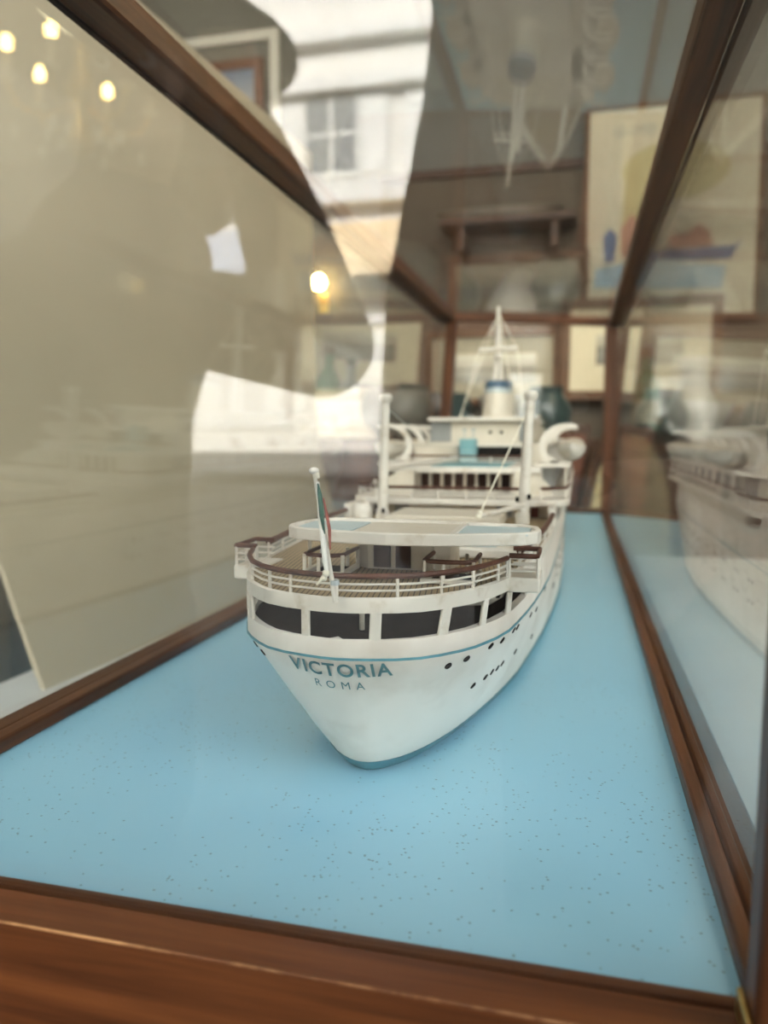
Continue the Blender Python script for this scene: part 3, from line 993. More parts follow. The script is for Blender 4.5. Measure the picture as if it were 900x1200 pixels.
# sides of the promenade: dark glazed gallery with white posts, boat deck on top
for sd in (1, -1):
    MB(U).box(XC + sd*.40, XC + sd*.47, 4.5, 7.3, .688, .81).build('gallery_wall', M['grey'], ship)
    for k in range(10):
        y = 4.5 + k*.3
        MB(U).box(XC + sd*.53 - .008, XC + sd*.53 + .008, y - .012, y + .012, .688, .812).build('gallery_post', M['white'], ship)
    MB(U).box(XC + sd*.36, XC + sd*.555, 4.42, 7.35, .808, .828).build('boat_deck', M['white'], ship)
    railing([(XC + sd*.545, y, .688) for y in (4.3, 5.3, 6.3, 7.2)], [0, .5, 1, 1.5, 2, 2.5, 3], h=.05, hand=.006)
# lifeboats under curved davits
def lifeboat(x, y, z, sd):
    L_, B_, D_ = .27, .085, .085
    g = MB(U)
    rows = []
    n = 12
    for i in range(n + 1):
        t = -1 + 2*i/n
        w = B_*max(0.03, (1 - abs(t)**2.6))
        kz = D_*(1 - .25*t*t)
        rows.append([(x + sd*0 + w*math.cos(a_), y + L_*t, z - kz*math.sin(a_)*(1 - abs(t)**4*.5) + .02*t*t) for a_ in [math.pi*k/8 for k in range(9)]])
    vs = [p for r in rows for p in r]
    fs = [(i*9+k, i*9+k+1, (i+1)*9+k+1, (i+1)*9+k) for i in range(n) for k in range(8)]
    fs += [(i*9, (i+1)*9, (i+1)*9+8, i*9+8) for i in range(n)]
    fs += [tuple(range(9)), tuple(n*9 + k for k in range(9))]
    g.add(vs, fs)
    bt_ = g.build('lifeboat', M['white'], ship, smooth=True)
    cv = MB(U)
    rows = []
    for i in range(n + 1):
        t = -1 + 2*i/n
        w = B_*max(0.03, (1 - abs(t)**2.6))
        rows.append([(x + w*math.cos(a_)*.98, y + L_*t*.98, z + .002 + .02*t*t + .035*math.sin(a_)*(1 - t*t)) for a_ in [math.pi*k/6 for k in range(7)]])
    cv.add([p for r in rows for p in r], [(i*7+k, i*7+k+1, (i+1)*7+k+1, (i+1)*7+k) for i in range(n) for k in range(6)])
    cv.build('boat_cover', M['cream'], bt_, smooth=True)
    for t in (-.72, .72):
        yy_ = y + L_*t
        # davit: flat curved arm rising from the deck edge and bending out over the boat
        c = []
        for k in range(11):
            a_ = math.radians(-38 + 150*k/10)
            c.append((x - sd*.02 - sd*.135*math.cos(a_), z + .005 + .115*math.sin(a_)))
        wd = [.030 - .0017*k for k in range(11)]
        vs, fs = [], []
        for k, (cx_, cz_) in enumerate(c):
            a_ = math.radians(-38 + 150*k/10)
            nx, nz = -sd*math.cos(a_), math.sin(a_)
            for yo in (-.014, .014):
                vs += [(cx_ + nx*wd[k], yy_ + yo, cz_ + nz*wd[k]), (cx_ - nx*wd[k]*.4, yy_ + yo, cz_ - nz*wd[k]*.4)]
        for k in range(10):
            q = k*4; r_ = q + 4
            fs += [(q, q+1, r_+1, r_), (q+2, r_+2, r_+3, q+3), (q, r_, r_+2, q+2), (q+1, q+3, r_+3, r_+1)]
        fs += [(0, 2, 3, 1), (40, 41, 43, 42)]
        dv = MB(U).add(vs, fs)
        dv.bar((c[0][0], yy_, c[0][1]), (x - sd*.07, yy_, .826), .02, .03)
        dv.bar((x - sd*.16, yy_, .838), (x + sd*.0, yy_, .826), .02, .016)
        dv.build('davit', M['white'], bt_)
for sd in (1, -1):
    for y in (4.75, 5.45, 6.15, 6.85):
        lifeboat(XC + sd*.555, y, .922, sd)
# forward part: bridge front, fore kingposts, bow bulwark (seen only in the side panes)
g = MB(U).box(XC - .38, XC + .38, 6.4, 7.45, .688, .93).box(XC - .30, XC + .30, 6.4, 7.1, .93, 1.05)
g.build('bridge_house', M['cream'], ship)
MB(U).box(XC - .305, XC + .305, 7.05, 7.11, .96, 1.03).build('bridge_windows', M['grey'], ship)
MB(U).box(XC - .48, XC + .48, 6.95, 7.25, .93, .95).build('bridge_wing', M['white'], ship)
for sd in (1, -1):
    g = MB(U); side_patch(g, DECK, .64, 7.0, 9.38, sd, .015)
    g.build('bow_bulwark', M['white'], ship, smooth=True)
    kingpost(XC + sd*.20, XC + sd*.20, 7.9, 1.14, .026)
MB(U).box(XC - .2, XC + .2, 7.6, 8.1, DECK, .69).build('hatch_house', M['white'], ship)

# ------------------------------------------------------------------ board standing beside the case
M['card'] = paint('cream_card', (0.42, 0.355, 0.255), .85, var=.07, scale=5, bump=.1)
cb = MB()
A, B = Vector((-.500, .628, TZ)), Vector((-.448, 1.50, TZ))
n1 = (B - A).normalized(); nrm = Vector((-n1.y, n1.x, 0)) * .006
LEAN = .35
hgt = .80
rows = []
for off in (Vector((0,0,0)), nrm):
    for i in range(13):
        f = i/12
        h = hgt*f
        lean = LEAN*(h if h < .12 else .12 + .095*(1 - math.exp(-(h - .12)/.095)))
        for p in (A, B):
            rows.append(p + off + Vector((-lean, 0, h)))
vs = rows
fs = []
for i in range(12):
    a = i*2
    fs.append((a, a+1, a+3, a+2)); c = 26 + a
    fs.append((c, c+2, c+3, c+1))
    fs.append((a, a+2, c+2, c)); fs.append((a+1, c+1, c+3, a+3))
fs += [(0, 26, 27, 1), (24, 25, 51, 50)]
cb.add(vs, fs)
card = cb.build('card_board', M['card'], smooth=True)
tag(card, 'large cream coloured card leaning on the table left of the glass case', 'board')
# wooden easel strut the card leans on
es = empty('card_easel', (-.69, 1.0, GZ), 'dark wooden floor easel behind the cream card, left of the table', 'easel')
for y in (.70, 1.30):
    MB().bar((-.760, y, GZ), (-.606, y, .55), .018, .018).build('leg', M['walnut'], es)
MB().bar((-.672, .66, .14), (-.672, 1.34, .14), .018, .018).build('crossbar', M['walnut'], es)

# ------------------------------------------------------------------ pictures on the back wall
M['mat_grey'] = paint('grey_beige_mat', (0.30, 0.26, 0.19), .9, var=.04)
M['mat'] = paint('cream_mat', (0.60, 0.53, 0.39), .9, var=.04)
def art(name, stops, scale=(1, 1, 1), rot=0, noise=3.0):
    """painted surface: soft horizontal bands of colour broken by noise"""
    m, t, b = new_mat(name)
    tc = t.nodes.new('ShaderNodeTexCoord')
    sep = t.nodes.new('ShaderNodeSeparateXYZ')
    t.links.new(tc.outputs['Generated'], sep.inputs[0])
    nz = t.nodes.new('ShaderNodeTexNoise'); nz.inputs['Scale'].default_value = noise; nz.inputs['Detail'].default_value = 6
    t.links.new(tc.outputs['Generated'], nz.inputs['Vector'])
    ma = t.nodes.new('ShaderNodeMath'); ma.operation = 'MULTIPLY_ADD'; ma.inputs[1].default_value = .28; ma.inputs[2].default_value = -.14
    t.links.new(nz.outputs[0], ma.inputs[0])
    ad = t.nodes.new('ShaderNodeMath'); ad.operation = 'ADD'
    t.links.new(sep.outputs[2], ad.inputs[0]); t.links.new(ma.outputs[0], ad.inputs[1])
    cr = t.nodes.new('ShaderNodeValToRGB')
    el = cr.color_ramp.elements
    el[0].position = stops[0][0]; el[0].color = list(stops[0][1]) + [1]
    el[1].position = stops[-1][0]; el[1].color = list(stops[-1][1]) + [1]
    for p, c in stops[1:-1]:
        e = el.new(p); e.color = list(c) + [1]
    t.links.new(ad.outputs[0], cr.inputs[0])
    t.links.new(cr.outputs[0], b.inputs['Base Color'])
    b.inputs['Roughness'].default_value = .6
    return m
WY = RY1 - .036
def picture(name, u0, v0, u1, v1, label, art_mat, fw=.025, mat=None, mw=0.0, Y=None, fmat='frame', dep=.022, bottom=None):
    Y = Y or WY
    p, q = PM(u0, v0, Y), PM(u1, v1, Y)
    x0, x1, z1, z0 = p.x, q.x, (p.z + PM(u1, v0, Y).z)/2, q.z
    if bottom is not None: z0 = bottom
    r = empty(name, ((x0 + x1)/2, Y, z0), label, 'picture')
    for a, b_ in (((x0, x1), (z0, z0 + fw)), ((x0, x1), (z1 - fw, z1)), ((x0, x0 + fw), (z0 + fw, z1 - fw)), ((x1 - fw, x1), (z0 + fw, z1 - fw))):
        MB().box(a[0], a[1], Y - dep, Y - .001, b_[0], b_[1]).build('frame_rail', M[fmat], r, bevel=.003)
    if mat:
        MB().box(x0 + fw, x1 - fw, Y - .010, Y - .006, z0 + fw, z1 - fw).build('mat', M[mat], r)
    k = fw + mw
    MB().box(x0 + k, x1 - k, Y - .013, Y - .009, z0 + k, z1 - k).build('image', art_mat, r)
    return r, (x0, x1, z0, z1)
aA = art('harbour_painting', [(0, (.07, .05, .035)), (.3, (.13, .10, .06)), (.5, (.08, .06, .04)), (.75, (.19, .15, .10)), (1, (.24, .20, .14))])
aE = art('grey_landscape_print', [(0, (.20, .18, .15)), (.40, (.30, .27, .22)), (.46, (.12, .09, .07)), (.52, (.34, .31, .26)), (1, (.55, .50, .40))], noise=1)
aB = art('grey_coast_print', [(0, (.14, .13, .11)), (.45, (.22, .21, .18)), (.52, (.10, .08, .07)), (.58, (.30, .28, .22)), (1, (.48, .45, .36))], noise=1.2)
aD = art('blue_sky_painting', [(0, (.20, .19, .20)), (.4, (.16, .19, .25)), (.6, (.34, .37, .42)), (1, (.12, .17, .28))])
picture('framed_painting', 524, 298, 688, 384, 'dark brownish painting in a thin brown frame on the back wall, below the shelf', aA, .028)
picture('framed_print', 500, 388, 655, 474, 'grey landscape print with a grey beige mat, low on the back wall behind the funnel', aE, .02, 'mat_grey', .05)
picture('framed_print', 658, 349, 842, 468, 'wide print with cream mat in a reddish brown frame behind the right rear post', aB, .028, 'mat', .075, Y=WY - .03)
picture('framed_painting', 196, 76, 312, 196, 'blue grey painting in a dark brown frame high on the wall above the cream card', aD, .03, fmat='frame_dark', Y=RY1 - .012)
# pale panel moulding round the blue painting
p, q = PM(150, 58, RY1), PM(330, 240, RY1)
mo = MB()
for x0, x1, z0, z1 in ((p.x, q.x, p.z - .03, p.z), (q.x - .03, q.x, q.z, p.z - .03), (p.x, p.x + .03, q.z, p.z - .03)):
    mo.box(x0, x1, RY1 - .012, RY1, z0, z1)
struct('trim_4', mo, M['ceil'])
# travel poster: cream sheet with yellow sun shape, lettering line, ship band and figures
M['poster'] = paint('poster_cream', (0.44, 0.40, 0.31), .7, var=.05, scale=6)
M['poster_y'] = paint('poster_yellow', (0.36, 0.315, 0.17), .7, var=.1, scale=9)
M['poster_b'] = paint('poster_blue', (0.07, 0.10, 0.20), .7, var=.2, scale=9)
M['poster_s'] = paint('poster_sea', (0.22, 0.32, 0.40), .7, var=.2, scale=9)
M['poster_r'] = paint('poster_brown_red', (0.30, 0.16, 0.12), .7, var=.2, scale=12)
pr, (x0, x1, z0, z1) = picture('framed_poster', 687, 120, 886, 372, 'tall cream travel poster with a yellow disc and blue ship, thin light wood frame', M['poster'], .012, fmat='frame')
yp = WY - .014
def flat(name, pts, mat, lvl_=0):
    g = MB(); n = len(pts)
    g.add([(x, yp - lvl_*.0008, z) for x, z in pts] + [(x, yp - lvl_*.0008 + .0007, z) for x, z in pts],
          [tuple(range(n)), tuple(range(2*n-1, n-1, -1))] + [(i, n+i, n+(i+1) % n, (i+1) % n) for i in range(n)])
    return g.build(name, M[mat], pr)
w, h = x1 - x0, z1 - z0
def Q(a, b_): return (x0 + w*a, z0 + h*b_)
flat('yellow_disc', [Q(.52 + .30*math.cos(t), .69 + .13*math.sin(t)) for t in [2*math.pi*k/28 for k in range(28)]], 'poster_y')
flat('yellow_column', [Q(.22, .34), Q(.42, .34), Q(.44, .74), Q(.24, .70)], 'poster_y', 1)
flat('ship_band', [Q(.40, .27), Q(.84, .27), Q(.90, .36), (Q(.86, .36)[0], Q(.86, .33)[1]), Q(.38, .32)], 'poster_b', 1)
flat('ship_upperworks', [Q(.48, .33), Q(.74, .33), Q(.72, .40), Q(.66, .44), Q(.60, .40), Q(.50, .39)], 'poster_r', 1)
flat('sea_patch', [Q(.07, .16), Q(.80, .14), Q(.82, .24), Q(.30, .28), Q(.08, .25)], 'poster_s')
flat('figure', [Q(.13, .28), Q(.19, .28), Q(.20, .40), Q(.16, .44), Q(.12, .40)], 'poster_b', 2)
flat('figure', [Q(.23, .30), Q(.33, .30), Q(.34, .44), Q(.28, .50), Q(.22, .43)], 'poster_r', 2)

cu = bpy.data.curves.new('poster_lettering', 'FONT'); cu.body = 'LLOYD'; cu.size = .036; cu.resolution_u = 3
to = bpy.data.objects.new('poster_lettering', cu); COL.objects.link(to)
tm = bpy.data.meshes.new_from_object(to.evaluated_get(bpy.context.evaluated_depsgraph_get()))
bpy.data.objects.remove(to)
to = bpy.data.objects.new('lettering', tm); COL.objects.link(to)
tm.materials.clear(); tm.materials.append(M['grey']); to.parent = pr
to.matrix_local = Matrix.Translation(Vector((x0 + w*.17, yp - .0012, z0 + h*.86)) - pr.location) @ Matrix.Rotation(math.pi/2, 4, 'X')
# shelf above the paintings with small things on it
SZ = PM(610, 257, RY1 - .1).z
sh = empty('wall_shelf', (PM(610, 257, RY1 - .1).x, RY1 - .1, SZ), 'dark wooden shelf board fixed to the back wall above the paintings', 'shelf')
xs0, xs1 = PM(520, 257, RY1 - .1).x, PM(676, 257, RY1 - .1).x
MB().box(xs0, xs1, RY1 - .17, RY1 - .036, SZ - .022, SZ).build('shelf_board', M['walnut'], sh, bevel=.002)
for x in (xs0 + .06, xs1 - .06):
    MB().box(x - .01, x + .01, RY1 - .15, RY1 - .036, SZ - .09, SZ - .022).build('bracket', M['walnut'], sh)
M['porcelain'] = paint('white_porcelain', (0.50, 0.48, 0.45), .25, var=.04)
M['teal_pot'] = paint('dark_teal_glaze', (0.025, 0.045, 0.045), .3, var=.3, scale=30)
M['bottle_green'] = paint('green_bottle', (0.04, 0.16, 0.07), .15, var=.2)
M['clay'] = paint('grey_brown_clay', (0.20, 0.17, 0.14), .6, var=.2, scale=20)
M['wicker'] = paint('woven_straw', (0.30, 0.24, 0.13), .8, var=.45, scale=90, bump=.6)
def pot(name, x, y, z, prof, mat, label, cat, group=None, lip=True):
    o = MB().lathe((x, y, z), prof, 20).build(name, M[mat], smooth=True)
    return tag(o, label, cat, group)
d_ = PM(585, 250, RY1 - .1)
MBx = MB()
pl_ = empty('serving_dish', (d_.x, RY1 - .105, SZ), 'long grey brown dish lying on the dark wall shelf', 'dish')
MB().lathe((d_.x, RY1 - .105, SZ), [(.02, 0), (.05, .006), (.062, .026), (.058, .026), (.045, .010), (.002, .008)], 24, sx=3.0, sy=.9).build('bowl', M['clay'], pl_, smooth=True)
MB().lathe((d_.x, RY1 - .105, SZ), [(.045, 0), (.045, .003), (.002, .003)], 20, sx=2.2, sy=.7).build('foot_ring', M['porcelain'], pl_, smooth=True)

# ------------------------------------------------------------------ dark sideboard and the things on it
SY0, SY1, STOP = 1.98, 2.36, .135
sbx0, sbx1 = -.75, 1.25
sb = empty('sideboard', (.25, 2.17, GZ), 'long dark wooden sideboard against the back wall behind the case', 'sideboard')
MB().box(sbx0, sbx1, SY0 + .02, SY1, GZ + .10, STOP - .03).build('carcass', M['walnut'], sb)
MB().box(sbx0 - .02, sbx1 + .02, SY0 - .01, SY1 + .01, STOP - .03, STOP).build('top', M['walnut'], sb, bevel=.004)
for k in range(4):
    xa = sbx0 + .02 + k*.495
    dr = MB().box(xa, xa + .47, SY0, SY0 + .02, GZ + .14, STOP - .06).build('door', M['walnut'], sb, bevel=.004)
    MB().ell((xa + .42, SY0 - .012, -.2), (.014, .014, .014)).build('knob', M['brass'], dr, smooth=True)
for x in (sbx0 + .05, sbx1 - .05):
    for y in (SY0 + .06, SY1 - .05):
        MB().box(x - .03, x + .03, y - .03, y + .03, GZ, GZ + .10).build('foot', M['walnut'], sb)
def on_side(u, y): return PM(u, 500, y).x
x = on_side(640, 2.1)
pot('glazed_pot', x, 2.07, STOP, [(.035, 0), (.062, .04), (.066, .08), (.042, .12), (.046, .135), (.038, .135), (.034, .11)], 'teal_pot', 'dark teal glazed pot on the sideboard beside the right kingpost', 'pot')
x = on_side(600, 2.24)
pot('white_bowl', x, 2.26, STOP, [(.03, 0), (.05, .01), (.085, .075), (.10, .12), (.096, .12), (.07, .06), (.002, .03)], 'porcelain', 'white bowl on the sideboard behind the funnel', 'bowl')
bt = empty('wine_bottle', (on_side(755, 2.08), 2.08, STOP), 'green glass bottle on the sideboard right of the rear post', 'bottle')
xx = on_side(755, 2.08)
MB().lathe((xx, 2.08, STOP), [(.034, 0), (.036, .01), (.036, .13), (.014, .17), (.013, .21)], 18).build('bottle_body', M['bottle_green'], bt, smooth=True)
MB().lathe((xx, 2.08, STOP), [(.016, .205), (.016, .225), (.010, .23)], 14).build('stopper', M['frame'], bt, smooth=True)
MB().lathe((xx, 2.08, STOP), [(.0364, .04), (.0364, .10)], 18).build('paper_label', M['mat'], bt)
bt2 = empty('dark_bottle', (on_side(738, 2.20), 2.20, STOP), 'blue grey bottle next to the rear post on the sideboard', 'bottle')
xx = on_side(738, 2.20)
MB().lathe((xx, 2.20, STOP), [(.029, 0), (.032, .01), (.032, .11), (.013, .15), (.013, .19)], 18).build('bottle_body', M['steel'], bt2, smooth=True)
MB().lathe((xx, 2.20, STOP), [(.015, .185), (.015, .205), (.009, .208)], 14).build('stopper', M['dark'], bt2, smooth=True)
x = on_side(782, 1.99) + .03
pot('white_vase', x + .03, 2.03, STOP, [(.035, 0), (.055, .03), (.06, .08), (.032, .14), (.03, .17), (.042, .20), (.036, .20), (.026, .16)], 'porcelain', 'pale white vase on the sideboard, right of the green bottle', 'vase')
x = on_side(852, 2.2)
st_ = empty('stone_carving', (x, 2.22, STOP), 'long dark carved stone fish on the right end of the sideboard', 'sculpture')
MB().ell((x, 2.22, STOP + .06), (.15, .05, .06), 20, 10).build('carved_body', M['clay'], st_, smooth=True)
MB().add([(x + .14, 2.205, STOP + .07), (x + .25, 2.21, STOP + .16), (x + .22, 2.21, STOP + .05), (x + .14, 2.235, STOP + .07), (x + .25, 2.23, STOP + .16), (x + .22, 2.23, STOP + .05)], [(0,1,2),(3,5,4),(0,3,4,1),(1,4,5,2),(2,5,3,0)]).build('tail_fin', M['clay'], st_)
# left of the ship: grey bowls and cream linen box
for i, (u, y, mt, nm, lb) in enumerate(((466, 2.04, 'clay', 'clay_bowl', 'grey brown clay bowl on the sideboard left of the funnel'),
                                       (514, 2.24, 'teal_pot', 'round_jar', 'dark round jar on the sideboard next to the left rear post'))):
    x = on_side(u, y)
    pot(nm, x, y, STOP, [(.05, 0), (.095, .05), (.10, .09), (.085, .13), (.08, .13), (.07, .07), (.002, .03)], mt, lb, 'bowl' if i == 0 else 'jar')
x = on_side(432, 2.14)
bxo = empty('linen_box', (x, 2.25, STOP), 'cream fabric covered box on the sideboard beyond the cream card', 'box')
MB().box(x - .20, x + .02, 2.17, 2.35, STOP, STOP + .11).build('box_body', M['mat'], bxo, bevel=.004)
MB().box(x - .205, x + .025, 2.165, 2.355, STOP + .11, STOP + .145).build('lid', M['card'], bxo, bevel=.004)
# wicker backed chair in front of the sideboard
ch = empty('wicker_chair', (.18, 1.80, GZ), 'dark wooden chair with a rounded woven straw back behind the case', 'chair')
cx_, cy_ = PM(738, 560, 1.80).x, 1.79
n = 16
arch = [(cx_ - .085, -.42)] + [(cx_ + .085*math.cos(math.pi - math.pi*k/n)*1.0, -.06 + .21*math.sin(math.pi*k/n)) for k in range(n+1)] + [(cx_ + .085, -.42)]
g = MB(); m_ = len(arch)
g.add([(x, cy_ - .012, z) for x, z in arch] + [(x, cy_ + .012, z) for x, z in arch], [(i, (i+1) % m_, m_+(i+1) % m_, m_+i) for i in range(m_)] + [tuple(range(m_-1, -1, -1)), tuple(range(m_, 2*m_))])
g.build('woven_back', M['wicker'], ch)
MB().tube([(x + (.012 if x > cx_ else -.012 if x < cx_ else 0), cy_, z + .01) for x, z in arch], .014, 8).build('back_frame', M['walnut'], ch, smooth=True)
MB().box(cx_ - .20, cx_ + .20, cy_ - .44, cy_ - .03, -.44, -.40).build('seat', M['wicker'], ch, bevel=.01)
for sx in (-.19, .19):
    for sy in (-.40, -.05):
        MB().tube([(cx_ + sx, cy_ + sy, -.44), (cx_ + sx*1.05, cy_ + sy*1.03, GZ)], .017, 8).build('leg', M['walnut'], ch, smooth=True)
# tall dark cabinet left of it
p = PM(648, 470, 1.93)
cbn = empty('tall_cabinet', (p.x + .07, 1.90, GZ), 'narrow dark reddish cabinet beside the wicker chair', 'cabinet')
cxa, cxb = PM(650, 500, 1.85).x, PM(702, 500, 1.85).x - .02
MB().box(cxa, cxb, 1.842, 1.95, GZ, .17).build('carcass', M['walnut'], cbn, bevel=.004)
dd = MB().box(cxa + .01, cxb - .01, 1.830, 1.842, GZ + .05, .15).build('door', M['frame_dark'], cbn, bevel=.003)
MB().ell((cxb - .03, 1.822, -.2), (.010, .010, .010)).build('knob', M['brass'], dd, smooth=True)

# ------------------------------------------------------------------ lamps of the shop, and two added ones
M['bulb'] = emit('warm_bulb', (1.0, 0.62, 0.20), 60.0)
M['shade'] = paint('brass_holder', (0.55, 0.36, 0.12), .3, metal=1.0)
M['crystal'] = paint('lead_crystal', (0.75, 0.72, 0.62), .08, var=.2, spec=.9)
def lamp_light(name, loc, e, r=.03, parent=None):
    l = bpy.data.lights.new(name, 'POINT')
    l.energy = e; l.color = (1.0, 0.80, 0.55); l.shadow_soft_size = r
    o = bpy.data.objects.new(name, l); COL.objects.link(o)
    if parent:
        o.parent = parent; o.location = Vector(loc) - wloc(parent)
    else: o.location = loc
    return o
CH = Vector((.50, 1.42, .745))
chd = empty('chandelier', CH, 'crystal chandelier with candle bulbs hanging right of the glass case', 'chandelier')
MB().tube([CH + Vector((0,0,.16)), (CH.x, CH.y, CZ)], .006, 6).build('chain', M['shade'], chd)
MB().lathe(CH, [(.01, -.10), (.03, -.07), (.015, -.02), (.035, .03), (.014, .08), (.02, .13), (.008, .17)], 14).build('stem', M['shade'], chd, smooth=True)
for k in range(6):
    a_ = 2*math.pi*k/6 + .3
    c_, s_ = math.cos(a_), math.sin(a_)
    arm = MB().tube([CH + Vector((.02*c_, .02*s_, 0)), CH + Vector((.07*c_, .07*s_, -.035)), CH + Vector((.12*c_, .12*s_, -.02)), CH + Vector((.135*c_, .135*s_, .02))], .005, 6).build('arm', M['shade'], chd, smooth=True)
    q = CH + Vector((.135*c_, .135*s_, .02))
    MB().lathe(q, [(.014, 0), (.018, .006), (.007, .010), (.007, .05)], 10).build('candle', M['mat'], arm, smooth=True)
    MB().ell(q + Vector((0, 0, .067)), (.010, .010, .018), 10, 8).build('bulb', M['bulb'], arm, smooth=True)
    for j in range(2):
        qq = CH + Vector((.06*(1 + j)*c_, .06*(1 + j)*s_, -.06 - .01*j))
        MB().ell(qq, (.008, .008, .016), 6, 4).build('crystal_drop', M['crystal'], arm)
lamp_light('chandelier_light', CH + Vector((0, 0, .26)), 6, .12, chd)
# single warm wall light beyond the cream card
p = PM(374, 331, 2.40)
wl_ = empty('wall_light', (p.x, RY1, p.z), 'small glowing yellow wall light on the back wall beyond the cream card', 'lamp')
MB().box(p.x - .016, p.x + .016, RY1 - .012, RY1, p.z - .09, p.z - .03).build('back_plate', M['shade'], wl_, bevel=.003)
MB().tube([(p.x, RY1 - .01, p.z - .06), (p.x, RY1 - .05, p.z - .06), (p.x, RY1 - .05, p.z - .025)], .007, 8).build('arm', M['shade'], wl_, smooth=True)
MB().ell((p.x, RY1 - .05, p.z), (.022, .022, .026), 14, 10).build('bulb', M['bulb'], wl_, smooth=True)
lamp_light('wall_light_glow', (p.x, RY1 - .12, p.z), 0.4, .03, wl_)
# unseen ceiling lamps with white glass bowls, added to brighten the room
M['opal'] = emit('lit_opal_glass', (1.0, 0.86, 0.66), 8.0)
for i, (x, y, lb) in enumerate(((-1.0, 1.5, 'added round opal ceiling lamp, unseen, lighting the left half of the shop'), (1.15, 1.2, 'added round opal ceiling lamp, unseen, lighting the right half of the shop'))):
    cl = empty('added_ceiling_lamp', (x, y, CZ), lb, 'lamp')
    MB().lathe((x, y, CZ), [(.16, -.012), (.16, 0)], 24).build('rim', M['shade'], cl, smooth=True)
    MB().lathe((x, y, CZ), [(.002, -.09), (.08, -.08), (.13, -.045), (.15, -.012)], 24).build('bowl', M['opal'], cl, smooth=True)
    lamp_light('added_fill_light', (x, y, CZ - .14), 9, .12, cl)

# ------------------------------------------------------------------ the street behind the camera: house front opposite
M['facade'] = paint('pale_house_plaster', (0.66, 0.64, 0.60), .9, var=.10, scale=1.2, dirt=(.45, .43, .40), dirt_scale=.7)
M['facade_w'] = paint('white_cornice_stone', (0.76, 0.75, 0.72), .9, var=.06, scale=2)
M['facade_s'] = paint('window_pane_grey', (0.13, 0.14, 0.15), .7, var=.1)
M['awning'] = paint('ochre_awning_cloth', (0.60, 0.47, 0.30), .9, var=.1)
M['awning_b'] = paint('slate_blue_awning_cloth', (0.22, 0.25, 0.32), .9, var=.1)
M['plinth_stone'] = paint('dark_granite_plinth', (0.10, 0.10, 0.10), .7, var=.2, scale=8)
FY = -13.4
def FP(u, v, Y=FY):
    """point on the street side plane whose mirror image in the front pane falls on photo pixel (u, v)"""
    yf = YF*U
    q = PM(u, v, 2*yf - Y)
    return Vector((q.x, Y, q.z))
hs = empty('town_house', (-4, FY - .3, GZ), 'pale plastered town house with cornices and shuttered windows across the street', 'building')
MB().box(-13, 9, FY - .5, FY, -.2, 11.0).build('house_wall', M['facade'], hs)
MB().box(-13, 9, FY - .5, FY + .08, GZ, -.2).build('stone_plinth', M['plinth_stone'], hs)
for v, t, d in ((42, .22, .25), (100, .22, .25), (228, .40, .30), (375, .18, .15)):
    z = FP(420, v).z
    MB().box(-13, 9, FY, FY + d, z - t/2, z + t/2).build('cornice', M['facade_w'], hs)
zt, zb = FP(390, 112).z, FP(390, 205).z
for k in range(-4, 4):
    xc = FP(389, 150).x + k*2.4
    fr_ = MB().box(xc - .52, xc + .52, FY, FY + .06, zb - .05, zt + .06).build('window_frame', M['facade_w'], hs)
    for a_ in (-1, 1):
        for b_ in (0, 1):
            z0_ = zb + (zt - zb)*b_*.5 + .03; z1_ = zb + (zt - zb)*(b_ + 1)*.5 - .03
            xa = xc + (-.46 if a_ < 0 else .03)
            MB().box(xa, xa + .43, FY + .055, FY + .07, z0_, z1_).build('window_pane', M['facade_s'], fr_)
    for a_ in (-1, 1):
        MB().box(xc + a_*.80 - .25, xc + a_*.80 + .25, FY, FY + .05, zb, zt).build('shutter', M['facade_w'], hs)
# shop fronts with awnings on the ground floor
za, zc = FP(450, 258).z, FP(450, 318).z
for k, mt in ((0, 'awning'), (-1, 'awning_b'), (1, 'awning')):
    xc = FP(455, 300).x + k*3.0
    g = MB(); g.add([(xc - 1.2, FY, za), (xc + 1.2, FY, za), (xc + 1.2, FY + .9, zc), (xc - 1.2, FY + .9, zc), (xc - 1.2, FY, za - .04), (xc + 1.2, FY, za - .04), (xc + 1.2, FY + .9, zc - .22), (xc - 1.2, FY + .9, zc - .22)],
                    [(0,1,2,3),(4,7,6,5),(0,4,5,1),(1,5,6,2),(2,6,7,3),(3,7,4,0)])
    g.build('awning', M[mt], hs)
    MB().box(xc - 1.1, xc + 1.1, FY, FY + .04, .25, zc - .3).build('shop_window', M['facade_w'], hs)

# added open shutter leaf, invented to darken the left of the pane's reflection
M['shutter'] = paint('added_leaf_dark_green', (0.030, 0.040, 0.036), .6, var=.2, scale=10)
sx_ = -1.14
sf = empty('added_shutter_leaf', (sx_, -.5, -.75), 'dark shutter leaf of the shop window standing open on the pavement, left', 'shutter')
for z0_, z1_ in ((-.78, -.66), (.42, .52), (1.62, 1.74)):
    MB().box(sx_ - .02, sx_ + .02, -1.50, .04, z0_, z1_).build('rail', M['shutter'], sf, bevel=.003)
for y0_, y1_ in ((-1.50, -1.40), (-.06, .04)):
    MB().box(sx_ - .02, sx_ + .02, y0_, y1_, -.66, 1.62).build('stile', M['shutter'], sf, bevel=.003)
for z0_, z1_ in ((-.66, .42), (.52, 1.62)):
    MB().box(sx_ - .008, sx_ + .008, -1.40, -.06, z0_, z1_).build('panel', M['shutter'], sf)
